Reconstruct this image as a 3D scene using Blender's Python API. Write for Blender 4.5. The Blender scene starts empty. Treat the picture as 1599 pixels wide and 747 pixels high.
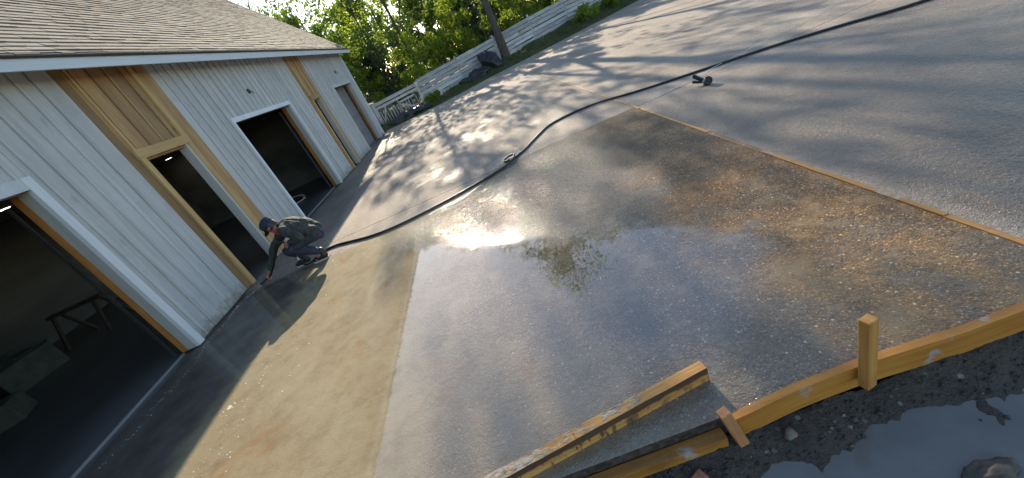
import bpy, bmesh, math, random
import numpy as np
from mathutils import Vector, Matrix

sc = bpy.context.scene
COL = sc.collection
R = math.radians

# ---------------------------------------------------------------- camera
cam_d = bpy.data.cameras.new('camera')
cam = bpy.data.objects.new('camera', cam_d)
COL.objects.link(cam)
cam_d.sensor_fit = 'HORIZONTAL'
cam_d.sensor_width = 36.0
cam_d.lens = 605.0 / 1599.0 * 36.0
cam_d.clip_start = 0.05
cam_d.clip_end = 2000
ry = Vector((-79.5, -301, 605)).normalized()          # world axes seen from the camera (x right, y down, z forward)
rd = Vector((514.5, 1081, 605)); rd = (rd - ry * rd.dot(ry)).normalized()
rz = -rd
rx = ry.cross(rz)
right = Vector((rx[0], ry[0], rz[0])); up = -Vector((rx[1], ry[1], rz[1])); back = -Vector((rx[2], ry[2], rz[2]))
mw = Matrix((right, up, back)).transposed().to_4x4()
mw.translation = Vector((0, 0, 1.8))
cam.matrix_world = mw
sc.camera = cam

# ---------------------------------------------------------------- sky, sun, exposure
SUN = Vector((-0.27, 2.42, 1.0)).normalized()
elev = math.asin(SUN.z); azim = math.atan2(SUN.x, SUN.y)
world = bpy.data.worlds.new('World'); sc.world = world; world.use_nodes = True
wn = world.node_tree
sky = wn.nodes.new('ShaderNodeTexSky'); sky.sky_type = 'NISHITA'; sky.sun_disc = False
sky.sun_elevation = elev; sky.sun_rotation = azim
sky.air_density = 1.0; sky.dust_density = 0.3; sky.ozone_density = 1.0
bg = wn.nodes['Background']; bg.inputs['Strength'].default_value = 0.125
wn.links.new(sky.outputs[0], bg.inputs['Color'])
sl = bpy.data.lights.new('sun', 'SUN'); sl.energy = 4.6; sl.angle = R(0.55); sl.color = (1.0, 0.86, 0.66)
so = bpy.data.objects.new('sun', sl); COL.objects.link(so)
so.rotation_euler = SUN.to_track_quat('Z', 'Y').to_euler()
so.location = (-5, 40, 30)
sc.view_settings.view_transform = 'Standard'; sc.view_settings.look = 'None'
sc.view_settings.gamma = 1.0; sc.view_settings.use_curve_mapping = False
sc.view_settings.exposure = 1.2
sc.cycles.max_bounces = 6; sc.cycles.diffuse_bounces = 3; sc.cycles.glossy_bounces = 3
sc.cycles.transmission_bounces = 4; sc.cycles.transparent_max_bounces = 6
sc.cycles.caustics_reflective = False; sc.cycles.caustics_refractive = False
sc.cycles.use_denoising = True
sc.cycles.sample_clamp_indirect = 6.0

# ---------------------------------------------------------------- mesh helpers
BOXF = [(0, 3, 2, 1), (4, 5, 6, 7), (0, 1, 5, 4), (1, 2, 6, 5), (2, 3, 7, 6), (3, 0, 4, 7)]
class MB:
    def __init__(s): s.v = []; s.f = []; s.sm = False
    def add(s, vs, fs):
        o = len(s.v); s.v += [tuple(p) for p in vs]; s.f += [tuple(i + o for i in q) for q in fs]; return s
    def box(s, x0, x1, y0, y1, z0, z1):
        return s.add([(x0, y0, z0), (x1, y0, z0), (x1, y1, z0), (x0, y1, z0), (x0, y0, z1), (x1, y0, z1), (x1, y1, z1), (x0, y1, z1)], BOXF)
    def bar(s, a, b, w, t, upv=(0, 0, 1), w2=None, t2=None):
        a, b = Vector(a), Vector(b); d = (b - a).normalized(); u = Vector(upv)
        sd = d.cross(u)
        if sd.length < 1e-4: sd = d.cross(Vector((0, 1, 0)))
        sd.normalize(); u = sd.cross(d).normalized()
        w2 = w if w2 is None else w2; t2 = t if t2 is None else t2
        vs = []
        for p, ww, tt in ((a, w, t), (b, w2, t2)):
            for sx, sz in ((-1, -1), (1, -1), (1, 1), (-1, 1)): vs.append(p + sd * (ww / 2 * sx) + u * (tt / 2 * sz))
        return s.add(vs, [(0, 3, 2, 1), (4, 5, 6, 7), (0, 1, 5, 4), (1, 2, 6, 5), (2, 3, 7, 6), (3, 0, 4, 7)])
    def tube(s, pts, rad, n=8, cap=True, closed=False):
        pts = [Vector(p) for p in pts]; m = len(pts)
        if not hasattr(rad, '__len__'): rad = [rad] * m
        ref = None; vs = []; fs = []
        for i, p in enumerate(pts):
            t = (pts[min(i + 1, m - 1)] - pts[max(i - 1, 0)]).normalized()
            if ref is None:
                ref = t.cross(Vector((0, 0, 1)))
                if ref.length < 1e-3: ref = t.cross(Vector((1, 0, 0)))
            ref = (ref - t * ref.dot(t)).normalized(); b = t.cross(ref)
            for k in range(n):
                a = 2 * math.pi * k / n; vs.append(p + (ref * math.cos(a) + b * math.sin(a)) * rad[i])
        for i in range(m - 1):
            for k in range(n):
                k2 = (k + 1) % n; fs.append((i * n + k, i * n + k2, (i + 1) * n + k2, (i + 1) * n + k))
        if cap: fs.append(tuple(range(n - 1, -1, -1))); fs.append(tuple((m - 1) * n + k for k in range(n)))
        s.sm = True
        return s.add(vs, fs)
    def lathe(s, prof, n=16, M=None):
        vs = []; fs = []; m = len(prof)
        for r, z in prof:
            for k in range(n):
                a = 2 * math.pi * k / n; vs.append(Vector((r * math.cos(a), r * math.sin(a), z)))
        for i in range(m - 1):
            for k in range(n):
                k2 = (k + 1) % n; fs.append((i * n + k, i * n + k2, (i + 1) * n + k2, (i + 1) * n + k))
        fs.append(tuple(range(n - 1, -1, -1))); fs.append(tuple((m - 1) * n + k for k in range(n)))
        if M is not None: vs = [M @ v for v in vs]
        s.sm = True
        return s.add(vs, fs)
    def mesh(s, name):
        me = bpy.data.meshes.new(name); me.from_pydata(s.v, [], s.f); me.update()
        if s.sm:
            me.polygons.foreach_set('use_smooth', [True] * len(me.polygons))
            try: me.set_sharp_from_angle(angle=R(40))
            except Exception: pass
        return me
    def build(s, name, mat, parent=None, bevel=0, fixn=False):
        me = s.mesh(name)
        if bevel or fixn:
            bm = bmesh.new(); bm.from_mesh(me)
            if fixn: bmesh.ops.recalc_face_normals(bm, faces=bm.faces)
            if bevel: bmesh.ops.bevel(bm, geom=bm.edges[:], offset=bevel, segments=1, affect='EDGES', clamp_overlap=True)
            bm.to_mesh(me); bm.free()
        return link(name, me, mat, parent)
def link(name, me, mat, parent=None):
    if mat is not None and len(me.materials) == 0: me.materials.append(mat)
    o = bpy.data.objects.new(name, me); COL.objects.link(o)
    if parent is not None: o.parent = parent
    return o
def tag(o, label=None, cat=None, group=None, kind=None):
    if label: o['label'] = label
    if cat: o['category'] = cat
    if group: o['group'] = group
    if kind: o['kind'] = kind
    return o
def empty(name, loc, label, cat, group=None):
    o = bpy.data.objects.new(name, None); COL.objects.link(o); o.location = loc
    o.empty_display_size = 0.2
    return tag(o, label, cat, group)
def under(o, parent):
    o.parent = parent
    o.matrix_parent_inverse = Matrix.Translation(parent.location).inverted()
    return o
CUBE = None
def cube_mesh(mat):
    key = 'unit_board_' + mat.name
    me = bpy.data.meshes.get(key)
    if me is None:
        me = MB().box(-.5, .5, -.5, .5, -.5, .5).mesh(key); me.materials.append(mat)
    return me
def piece(name, parent, mat, x0, x1, y0, y1, z0, z1):
    """a box-shaped piece sharing one mesh, a child of parent (an Empty at parent.location)"""
    o = bpy.data.objects.new(name, cube_mesh(mat)); COL.objects.link(o)
    o.parent = parent
    pl = Vector((0, 0, 0)); q = parent
    while q is not None:
        pl = pl + q.location; q = q.parent
    o.location = Vector(((x0 + x1) / 2, (y0 + y1) / 2, (z0 + z1) / 2)) - pl
    o.scale = (x1 - x0, y1 - y0, z1 - z0)
    return o
def fast_mesh(name, V, F, mat):
    V = np.asarray(V, np.float32); F = np.asarray(F, np.int32); k = F.shape[1]
    me = bpy.data.meshes.new(name)
    me.vertices.add(len(V)); me.vertices.foreach_set('co', V.ravel())
    me.loops.add(F.size); me.loops.foreach_set('vertex_index', F.ravel())
    me.polygons.add(len(F)); me.polygons.foreach_set('loop_start', np.arange(0, F.size, k, dtype=np.int32))
    me.update(calc_edges=True); me.validate()
    me.materials.append(mat)
    return me

# ---------------------------------------------------------------- shader helpers
class NT:
    def __init__(s, name):
        s.m = bpy.data.materials.new(name); s.m.use_nodes = True; s.t = s.m.node_tree
        s.b = s.t.nodes['Principled BSDF']; s.out = s.t.nodes['Material Output']
    def n(s, typ, ins=None, **props):
        x = s.t.nodes.new(typ)
        for k, v in props.items(): setattr(x, k, v)
        for k, v in (ins or {}).items(): s.set(x.inputs[k], v)
        return x
    def set(s, sock, v):
        if isinstance(v, bpy.types.NodeSocket): s.t.links.new(v, sock)
        else:
            if hasattr(sock.default_value, '__len__') and not hasattr(v, '__len__'): v = (v, v, v)
            if hasattr(v, '__len__') and len(v) == 3 and len(sock.default_value) == 4: v = (*v, 1)
            sock.default_value = v
    def p(s, **kw):
        for k, v in kw.items(): s.set(s.b.inputs[k.replace('_', ' ')], v)
    def math(s, op, a, b=0.0, c=0.0, clamp=False):
        x = s.n('ShaderNodeMath', operation=op, use_clamp=clamp); s.set(x.inputs[0], a); s.set(x.inputs[1], b); s.set(x.inputs[2], c); return x.outputs[0]
    def mul(s, a, b): return s.math('MULTIPLY', a, b)
    def addm(s, a, b): return s.math('ADD', a, b)
    def sub(s, a, b): return s.math('SUBTRACT', a, b)
    def ss(s, v, lo, hi, a=0.0, b=1.0):
        x = s.n('ShaderNodeMapRange', interpolation_type='SMOOTHSTEP')
        s.set(x.inputs[0], v); s.set(x.inputs[1], lo); s.set(x.inputs[2], hi); s.set(x.inputs[3], a); s.set(x.inputs[4], b); return x.outputs[0]
    def mix(s, f, a, b, mode='MIX'):
        x = s.n('ShaderNodeMix', data_type='RGBA', blend_type=mode); s.set(x.inputs[0], f); s.set(x.inputs[6], a); s.set(x.inputs[7], b); return x.outputs[2]
    def noise(s, vec, scale, detail=3, rough=.55, dist=0.0):
        x = s.n('ShaderNodeTexNoise', {'Vector': vec, 'Scale': scale, 'Detail': detail, 'Roughness': rough, 'Distortion': dist}); return x.outputs[0]
    def vor(s, vec, scale, feature='F1'):
        return s.n('ShaderNodeTexVoronoi', {'Vector': vec, 'Scale': scale}, feature=feature)
    def ramp(s, f, stops):
        x = s.n('ShaderNodeValToRGB'); s.set(x.inputs[0], f); e = x.color_ramp.elements
        while len(e) < len(stops): e.new(0.5)
        for i, (p, c) in enumerate(stops): e[i].position = p; e[i].color = (*c, 1) if len(c) == 3 else c
        return x.outputs[0]
    def bump(s, h, strength, dist=0.01, normal=None):
        x = s.n('ShaderNodeBump', {'Height': h, 'Strength': strength, 'Distance': dist})
        if normal is not None: s.set(x.inputs['Normal'], normal)
        return x.outputs[0]
    def pos(s): return s.n('ShaderNodeNewGeometry').outputs['Position']
    def obj(s): return s.n('ShaderNodeTexCoord').outputs['Object']
    def rnd(s): return s.n('ShaderNodeObjectInfo').outputs['Random']
    def island(s): return s.n('ShaderNodeNewGeometry').outputs['Random Per Island']
    def xyz(s, v): return s.n('ShaderNodeSeparateXYZ', {0: v}).outputs
    def vmul(s, v, w):
        x = s.n('ShaderNodeVectorMath', operation='MULTIPLY'); s.set(x.inputs[0], v); s.set(x.inputs[1], w); return x.outputs[0]
    def vadd(s, v, w):
        x = s.n('ShaderNodeVectorMath', operation='ADD'); s.set(x.inputs[0], v); s.set(x.inputs[1], w); return x.outputs[0]

def wood(name, c0, c1, grain=(1, 1, 0.06), rough=.75, local=False, knots=.6, stain=0.0, scale=40, dark=(.05, .03, .015), smear=0.0, tv=.5, splash=0.0):
    """planks: fine grain stretched along one axis, knots, uneven tone per board"""
    q = NT(name)
    v = q.obj() if local else q.pos()
    v = q.vadd(v, q.vmul(q.n('ShaderNodeCombineXYZ', {0: q.rnd(), 1: q.rnd(), 2: q.rnd()}).outputs[0], (7.3, 5.1, 9.7)))
    g = q.noise(q.vmul(v, grain), scale, 4, .65, .6)
    w = q.noise(q.vmul(v, tuple(k ** .6 for k in grain)), scale * .18, 3, .6)
    f = q.addm(q.mul(g, .55), q.mul(w, .45))
    col = q.mix(q.ss(f, .32, .68), c0, c1)
    tone = q.addm(q.mul(q.rnd(), tv), 1.0 - tv / 2)
    col = q.mix(1.0, col, q.n('ShaderNodeCombineColor', {0: tone, 1: tone, 2: tone}).outputs[0], 'MULTIPLY')
    kn = q.vor(q.vmul(v, tuple(max(k, .45) for k in grain)), 3.2).outputs['Distance']
    col = q.mix(q.mul(q.ss(kn, .11, .04), knots), col, dark)
    if stain:
        sn = q.noise(v, 3.0, 5, .6)
        col = q.mix(q.mul(q.ss(sn, .5, .68), stain), col, dark)
    if smear:
        sm = q.noise(v, 9.0, 5, .65)
        col = q.mix(q.ss(sm, 1.0 - smear, 1.12 - smear), col, (.34, .31, .27))
    if splash:
        zz = q.xyz(q.pos())[2]; sp_ = q.noise(q.pos(), 14, 5, .65)
        col = q.mix(q.mul(q.ss(q.addm(zz, q.mul(sp_, -.55)), -.05, -.30), splash), col, (.16, .125, .085))
    q.p(Base_Color=col, Roughness=rough, Normal=q.bump(f, .35, .004))
    return q.m

def plain(name, c, rough=.6, metal=0.0, var=.25, scale=20, bump=.1, spec=.5):
    q = NT(name); v = q.obj()
    f = q.noise(v, scale, 4)
    col = q.mix(q.ss(f, .3, .7), tuple(k * (1 - var) for k in c), tuple(min(1, k * (1 + var)) for k in c))
    q.p(Base_Color=col, Roughness=rough, Metallic=metal, Specular_IOR_Level=spec, Normal=q.bump(f, bump, .005))
    return q.m

# ---------------------------------------------------------------- materials
def slab_material():
    q = NT('wet_concrete'); P = q.pos(); x, y, z = q.xyz(P)
    n1 = q.noise(P, .75, 4, .6); n2 = q.noise(P, 2.6, 5, .62); n3 = q.noise(P, 9, 4, .6)
    nn = q.sub(q.addm(q.mul(n1, .65), q.mul(n2, .35)), .5)             # about -0.25..0.25
    # how far the water reaches: up to the hose on the left, up to the saw joint further right, up to the divider
    lim = q.addm(5.4, q.mul(q.ss(x, -1.0, .1), .66))
    wet = q.mul(q.ss(q.addm(q.sub(y, lim), q.mul(nn, .35)), .12, -.10), q.ss(x, 2.12, 2.10))
    damp = q.mul(q.ss(q.addm(y, q.mul(nn, 5.0)), 6.4, 3.4), q.ss(x, 2.05, 2.3))      # right of the divider
    dampL = q.mul(q.ss(q.addm(x, q.mul(nn, 1.0)), -3.2, -3.7), .55)                  # along the foot of the wall
    # slurry: fine sandy mud left on top, thick on the left
    sl = q.mul(wet, q.ss(q.addm(q.addm(x, q.mul(nn, 2.4)), q.mul(q.sub(y, 3.0), .10)), -.55, -1.75))
    sl3 = q.mul(wet, q.mul(q.ss(q.addm(q.addm(x, y), q.mul(nn, 2.2)), 2.1, .9), .62))
    sl = q.math('MAXIMUM', sl, sl3)
    sl2 = q.mul(wet, q.mul(q.ss(n2, .52, .70), q.ss(y, 3.0, 1.8)))
    slur = q.math('MAXIMUM', sl, q.mul(sl2, .55))
    # exposed aggregate
    vor = q.vor(P, 105); cellv = q.xyz(vor.outputs['Color'])[0]
    vor2 = q.vor(P, 52); cell2 = q.xyz(vor2.outputs['Color'])[1]
    agg = q.ramp(cellv, [(0, (.055, .036, .020)), (.35, (.145, .092, .046)), (.7, (.235, .150, .072)), (.93, (.28, .20, .12)), (.985, (.46, .39, .30))])
    agg = q.mix(q.mul(q.ss(vor.outputs['Distance'], .30, .62), .65), agg, (.045, .034, .024))
    agg = q.mix(q.mul(q.ss(cell2, .955, .975), q.ss(vor2.outputs['Distance'], .40, .25)), agg, (.55, .48, .39))
    agg = q.mix(q.mul(q.ss(q.noise(P, 5.5, 5, .65), .50, .62), .55), agg, (.215, .160, .095))
    agg = q.mix(q.ss(n1, .45, .62), agg, q.mix(1.0, agg, (.90, .87, .84), 'MULTIPLY'))
    slc = q.ramp(q.addm(q.mul(n2, .6), q.mul(n3, .4)), [(.30, (.165, .118, .062)), (.5, (.255, .208, .122)), (.68, (.295, .25, .155))])
    rust = q.mul(q.ss(q.noise(P, 1.7, 6, .66, .8), .55, .68), .7)
    slc = q.mix(rust, slc, (.25, .135, .055))
    near = q.ss(q.addm(x, q.mul(nn, .9)), -3.15, -3.55)             # slurry colour gives way to dark grey along the foot of the wall
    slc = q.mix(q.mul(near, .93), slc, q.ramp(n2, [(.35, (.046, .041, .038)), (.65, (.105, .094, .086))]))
    paste = q.ss(q.addm(q.addm(y, q.mul(x, .5)), q.mul(nn, 2.2)), 3.1, 1.9)
    agg = q.mix(q.mul(paste, .26), agg, (.30, .262, .212))
    ochre = q.mul(q.mul(q.ss(q.addm(x, q.mul(nn, 1.5)), .75, 1.25), q.ss(q.addm(y, q.mul(nn, 1.5)), 4.2, 3.2)), q.ss(n2, .40, .58))
    agg = q.mix(q.mul(ochre, .62), agg, q.mix(1.0, agg, (1.9, 1.40, .80), 'MULTIPLY'))
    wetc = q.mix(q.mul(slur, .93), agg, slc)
    dryn = q.noise(P, 30, 5, .7); streak = q.noise(q.vmul(P, (1, .25, 1)), 1.3, 5, .62)
    dry = q.ramp(q.addm(q.mul(dryn, .42), q.mul(streak, .58)), [(.32, (.20, .165, .135)), (.5, (.335, .285, .235)), (.68, (.45, .385, .315))])
    drag = q.ss(q.noise(q.vmul(P, (.22, 1.6, 1)), 2.2, 6, .7, .4), .54, .70)
    dry = q.mix(q.mul(drag, .30), dry, (.15, .128, .11))
    patch = q.mul(q.ss(q.addm(n1, q.mul(q.sub(n3, .5), .10)), .515, .56), q.ss(y, 15, 8))      # still drying
    dry = q.mix(q.mul(patch, .42), dry, q.mix(1.0, dry, (.55, .55, .56), 'MULTIPLY'))
    cell3 = q.vor(P, 70); dry = q.mix(q.mul(q.ss(q.xyz(cell3.outputs['Color'])[0], .80, .95), .38), dry, (.12, .10, .085)); dry = q.mix(q.mul(q.ss(q.xyz(cell3.outputs['Color'])[1], .90, .97), .40), dry, (.52, .46, .39))
    dry = q.mix(q.mul(q.ss(q.noise(P, 95, 3, .6), .58, .70), .35), dry, (.10, .085, .075))
    dmpc = q.mix(.55, dry, agg); dmpc = q.mix(1.0, dmpc, (.46, .455, .45), 'MULTIPLY')
    dmpL = q.mix(1.0, dry, (.42, .40, .40), 'MULTIPLY')
    d1 = q.mix(q.mul(damp, .9), dry, dmpc); d1 = q.mix(dampL, d1, dmpL)
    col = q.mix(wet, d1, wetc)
    # relief: aggregate where it is exposed, fine sand elsewhere
    rel = q.addm(q.mul(q.ss(vor.outputs['Distance'], .55, .05), .5), q.mul(q.noise(P, 34, 3, .6), 1.3))
    pool = q.mul(q.ss(q.addm(q.addm(q.addm(y, q.mul(x, .75)), q.mul(nn, 2.6)), q.mul(q.sub(n3, .5), .9)), 3.6, 3.15), q.ss(q.addm(x, q.mul(nn, 1.6)), 1.55, .85))
    pool = q.mul(pool, q.ss(q.addm(q.sub(y, q.mul(x, .45)), q.mul(nn, 1.6)), .80, 1.45))
    pool = q.math('MAXIMUM', pool, q.mul(q.mul(sl, .95), q.ss(q.addm(y, q.mul(nn, 1.6)), 4.1, 3.0, .45, 1.0)))
    pool = q.mul(pool, wet)
    bs = q.mul(q.sub(1.0, q.mul(slur, .8)), 1.0)
    nb = q.bump(q.addm(rel, q.mul(q.noise(P, 11, 4, .65), 1.2)), q.addm(q.mul(bs, .62), .08), .009)
    ripple = q.noise(P, 16, 2, .5)
    cn0 = q.bump(q.noise(P, 7, 2, .5), .10, .004, q.bump(ripple, .04, .004))
    rel2 = q.addm(q.mul(rel, .6), q.mul(q.noise(P, 20, 3, .55), 1.3))
    cn = q.bump(rel2, q.mul(q.sub(1.0, pool), 1.0), .011, cn0)
    sheen = q.mul(q.ss(q.addm(x, q.mul(nn, 1.6)), 1.5, .7, .22, .70), q.ss(q.addm(q.sub(y, q.mul(x, .45)), q.mul(nn, 1.2)), 1.2, 2.2, .7, 1.0))
    opaque = q.ss(q.addm(x, q.mul(nn, .5)), -1.55, -2.1, 1.0, .40)
    coat = q.math('MAXIMUM', q.mul(q.mul(wet, opaque), q.math('MAXIMUM', sheen, pool)), q.math('MAXIMUM', q.math('MAXIMUM', q.mul(damp, .5), q.mul(dampL, .5)), q.mul(patch, .16)))
    crough = q.addm(q.mul(q.sub(1.0, wet), .30), q.addm(.02, q.mul(q.mul(q.sub(1.0, pool), wet), .035)))
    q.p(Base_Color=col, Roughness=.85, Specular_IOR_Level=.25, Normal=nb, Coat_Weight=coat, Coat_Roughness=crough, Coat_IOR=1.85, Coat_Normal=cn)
    return q.m
M = {}
M['slab'] = slab_material()
M['slab_edge'] = plain('slab_edge', (.055, .045, .04), .5, var=.5, scale=30, bump=.4)
M['indoor_floor'] = plain('indoor_floor', (.10, .10, .10), .35, var=.4, scale=4, bump=.1)
M['white_siding'] = wood('white_siding', (.46, .455, .445), (.60, .595, .58), (1, 1, .05), .8, knots=.35, dark=(.24, .24, .25), scale=30, stain=.15, tv=.16, splash=.6)
M['white_trim'] = wood('white_trim', (.60, .62, .64), (.72, .74, .76), (1, 1, .05), .6, knots=.1, dark=(.3, .3, .3), scale=30)
M['jamb'] = wood('jamb_paint', (.42, .41, .39), (.52, .51, .48), (1, 1, .05), .7, knots=.1, dark=(.2, .2, .2))
M['cedar'] = wood('cedar', (.29, .165, .070), (.46, .285, .13), (1, 1, .05), .65, knots=.8, dark=(.09, .045, .02), scale=30, tv=.7)
M['cedar_pale'] = wood('cedar_pale', (.40, .25, .10), (.58, .39, .175), (1, 1, .05), .65, knots=.5, dark=(.14, .07, .03), scale=34)
M['cedar_pale_h'] = wood('cedar_pale_level', (.40, .25, .10), (.58, .39, .175), (1, .05, 1), .65, knots=.5, dark=(.14, .07, .03), scale=34)
M['fascia'] = wood('fascia_paint', (.60, .64, .66), (.70, .73, .75), (1, .04, 1), .55, knots=.05, dark=(.4, .4, .4))
M['orange_jamb'] = wood('orange_jamb', (.30, .125, .03), (.50, .22, .055), (1, 1, .05), .6, knots=.4)
M['form'] = wood('form_lumber', (.33, .130, .016), (.50, .225, .036), (.05, 1, 1), .6, local=True, knots=.7, stain=.55, dark=(.09, .042, .015), scale=34, smear=.42)
M['divider'] = wood('divider_lumber', (.34, .155, .035), (.50, .27, .075), (1, .05, 1), .6, knots=.6, stain=.5, dark=(.12, .07, .03), scale=34, smear=.46)
M['stake'] = wood('stake_lumber', (.42, .18, .036), (.62, .32, .085), (1, 1, .05), .65, local=True, knots=.6, stain=.2, dark=(.12, .06, .02), scale=34)
M['stake2'] = wood('stake_lumber_red', (.38, .16, .06), (.56, .28, .12), (1, 1, .05), .65, local=True, knots=.6, stain=.2, dark=(.12, .06, .02), scale=34)
M['fence'] = wood('whitewash_plank', (.30, .285, .275), (.54, .54, .54), (.10, .10, 1), .85, local=False, knots=.3, stain=.25, dark=(.14, .13, .12), scale=9, tv=.45)
M['interior'] = plain('interior_wall', (.17, .165, .15), .9, var=.4, scale=3, bump=.05)
M['ceiling'] = plain('ceiling_board', (.22, .21, .20), .9, var=.2, scale=3)
M['grey_door'] = plain('grey_door', (.22, .21, .22), .6, var=.1, scale=3)
M['metal'] = plain('galvanised_metal', (.55, .56, .57), .35, 1.0, .15, 30)
M['metal_dull'] = plain('dull_sill', (.20, .20, .20), .6, .0, .3, 12)
M['black'] = plain('black_rubber', (.012, .013, .016), .42, var=.3, scale=60, bump=.05)
M['tarp'] = plain('black_tarp', (.016, .017, .022), .45, var=.4, scale=6, bump=.8)
M['rock'] = plain('rock', (.17, .145, .115), .7, var=.45, scale=14, bump=.8)
M['mud_rock'] = plain('mud_rock', (.075, .06, .045), .6, var=.5, scale=18, bump=.8)
M['brick'] = plain('brick_chunk', (.30, .13, .075), .8, var=.4, scale=25, bump=.5)
M['string'] = plain('white_string', (.75, .75, .75), .8, var=.05)
M['drip'] = plain('drip_edge', (.045, .045, .05), .6, var=.2)
M['dim_wood'] = plain('dim_wood', (.07, .055, .04), .8)
M['box'] = plain('cardboard', (.085, .10, .08), .8, var=.25, scale=5)
M['tarp_green'] = plain('green_tarp', (.045, .06, .05), .8, var=.4, scale=4, bump=.6)
M['dirt'] = None

def shingle_mat():
    q = NT('asphalt_shingle'); P = q.pos()
    r = q.rnd(); ri = q.island()
    rr = q.math('FRACT', q.addm(q.mul(r, 3.7), ri))
    g = q.noise(P, 160, 3, .7); w = q.noise(P, .5, 4, .6)
    col = q.ramp(rr, [(0, (.235, .20, .16)), (.5, (.28, .242, .197)), (1, (.325, .285, .232))])
    col = q.mix(q.mul(q.ss(g, .5, .7), .5), col, (.12, .105, .09))
    col = q.mix(q.mul(q.ss(w, .42, .65), .5), col, (.33, .295, .25))
    q.p(Base_Color=col, Roughness=.95, Specular_IOR_Level=.15, Normal=q.bump(g, .25, .003)); return q.m
M['shingle'] = shingle_mat()
def mud_mat():
    q = NT('wet_mud'); P = q.pos()
    n = q.noise(P, 5, 6, .65); g = q.noise(P, 46, 5, .65); v = q.vor(P, 30)
    col = q.ramp(n, [(.3, (.030, .023, .017)), (.55, (.062, .048, .035)), (.75, (.105, .083, .062))])
    col = q.mix(q.mul(q.ss(q.xyz(v.outputs['Color'])[0], .90, .96), q.ss(v.outputs['Distance'], .4, .25)), col, (.22, .19, .15))
    q.p(Base_Color=col, Roughness=q.ss(n, .35, .65, .35, .8), Specular_IOR_Level=.5, Normal=q.bump(q.addm(n, g), .9, .02)); return q.m
M['mud'] = mud_mat()
def ground_mat():
    q = NT('forest_floor'); P = q.pos(); n = q.noise(P, .6, 6, .65); g = q.noise(P, 12, 5, .7)
    col = q.ramp(q.addm(q.mul(n, .5), q.mul(g, .5)), [(.35, (.035, .033, .018)), (.52, (.055, .062, .026)), (.66, (.10, .085, .055))])
    q.p(Base_Color=col, Roughness=.95, Normal=q.bump(g, .8, .05)); return q.m
M['dirt'] = ground_mat()
def leaf_mat(name, c0, c1, tr=.5):
    q = NT(name); i = q.island(); P = q.pos(); n = q.noise(P, .45, 3)
    col = q.mix(q.addm(q.mul(i, .6), q.mul(n, .4)), c0, c1)
    q.p(Base_Color=col, Roughness=.5, Specular_IOR_Level=.35)
    t = q.n('ShaderNodeBsdfTranslucent'); q.set(t.inputs[0], q.mix(1.0, col, (1.2, 1.18, .68), 'MULTIPLY'))
    ms = q.n('ShaderNodeMixShader'); ms.inputs[0].default_value = tr
    q.t.links.new(q.b.outputs[0], ms.inputs[1]); q.t.links.new(t.outputs[0], ms.inputs[2]); q.t.links.new(ms.outputs[0], q.out.inputs[0])
    return q.m
M['leaf_a'] = leaf_mat('leaves_bright', (.13, .20, .028), (.30, .37, .055), .62)
M['leaf_b'] = leaf_mat('leaves_mid', (.08, .14, .026), (.20, .27, .05), .58)
M['leaf_c'] = leaf_mat('leaves_dark', (.030, .055, .026), (.065, .10, .042), .4)
M['grass'] = leaf_mat('grass_blades', (.045, .075, .016), (.13, .15, .04), .35)
def bark_mat():
    q = NT('bark'); v = q.vmul(q.obj(), (1, 1, .18)); n = q.noise(v, 22, 5, .7)
    q.p(Base_Color=q.ramp(n, [(.3, (.035, .028, .024)), (.7, (.13, .105, .085))]), Roughness=.95, Normal=q.bump(n, .9, .03)); return q.m
M['bark'] = bark_mat()
def water_mat():
    q = NT('muddy_water'); P = q.pos(); n = q.noise(P, 9, 3)
    q.p(Base_Color=q.mix(q.ss(q.noise(P, 3, 4), .4, .65), (.145, .138, .122), (.18, .170, .150)), Roughness=.06, IOR=1.33, Specular_IOR_Level=.6, Normal=q.bump(n, .03, .004)); return q.m
M['water'] = water_mat()
def foam_mat():
    q = NT('soap_foam'); q.p(Base_Color=(.75, .74, .70), Roughness=.35, Subsurface_Weight=.0); return q.m
M['foam'] = foam_mat()
def emit(name, c, s):
    q = NT(name); q.p(Base_Color=(.8, .8, .8), Emission_Color=c, Emission_Strength=s); return q.m
M['lamp'] = emit('lamp_lens', (1, .96, .88), 3.5)
def plank_mat():
    # 2x4 pulled from the pour: cement crust on top, a dark wet band and splash marks on the side
    q = NT('used_plank'); v = q.obj(); x, y, z = q.xyz(v)
    g = q.noise(q.vmul(v, (.05, 1, 1)), 38, 4, .65, .5)
    col = q.mix(q.ss(g, .35, .65), (.44, .205, .048), (.62, .345, .105))
    nb = q.noise(q.vmul(v, (.6, 1, 1)), 16, 5, .65)
    band = q.mul(q.ss(q.addm(z, q.mul(q.sub(nb, .5), .035)), -.006, .008), q.ss(z, .0449, .043))
    side = q.ss(q.math('ABSOLUTE', q.xyz(q.n('ShaderNodeNewGeometry').outputs['Normal'])[2]), .6, .4)
    spl = q.mul(q.ss(q.noise(q.vmul(v, (1, 1, .35)), 22, 4, .6), .50, .62), q.ss(x, .6, 0.0, .55, 1.0))
    col = q.mix(q.mul(side, q.math('MAXIMUM', q.mul(band, .92), q.mul(spl, .85))), col, (.045, .022, .016))
    crust = q.mul(q.sub(1.0, side), q.ss(q.addm(nb, q.mul(x, -.18)), .42, .60))
    crust2 = q.noise(q.vmul(v, (.35, 1, 1)), 60, 4, .7)
    col = q.mix(q.mul(crust, .9), col, q.ramp(crust2, [(.35, (.10, .075, .055)), (.6, (.50, .44, .34))]))
    q.p(Base_Color=col, Roughness=.7, Normal=q.bump(q.addm(q.mul(crust2, crust), q.mul(g, .4)), .8, .008)); return q.m
M['plank'] = plank_mat()

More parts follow.
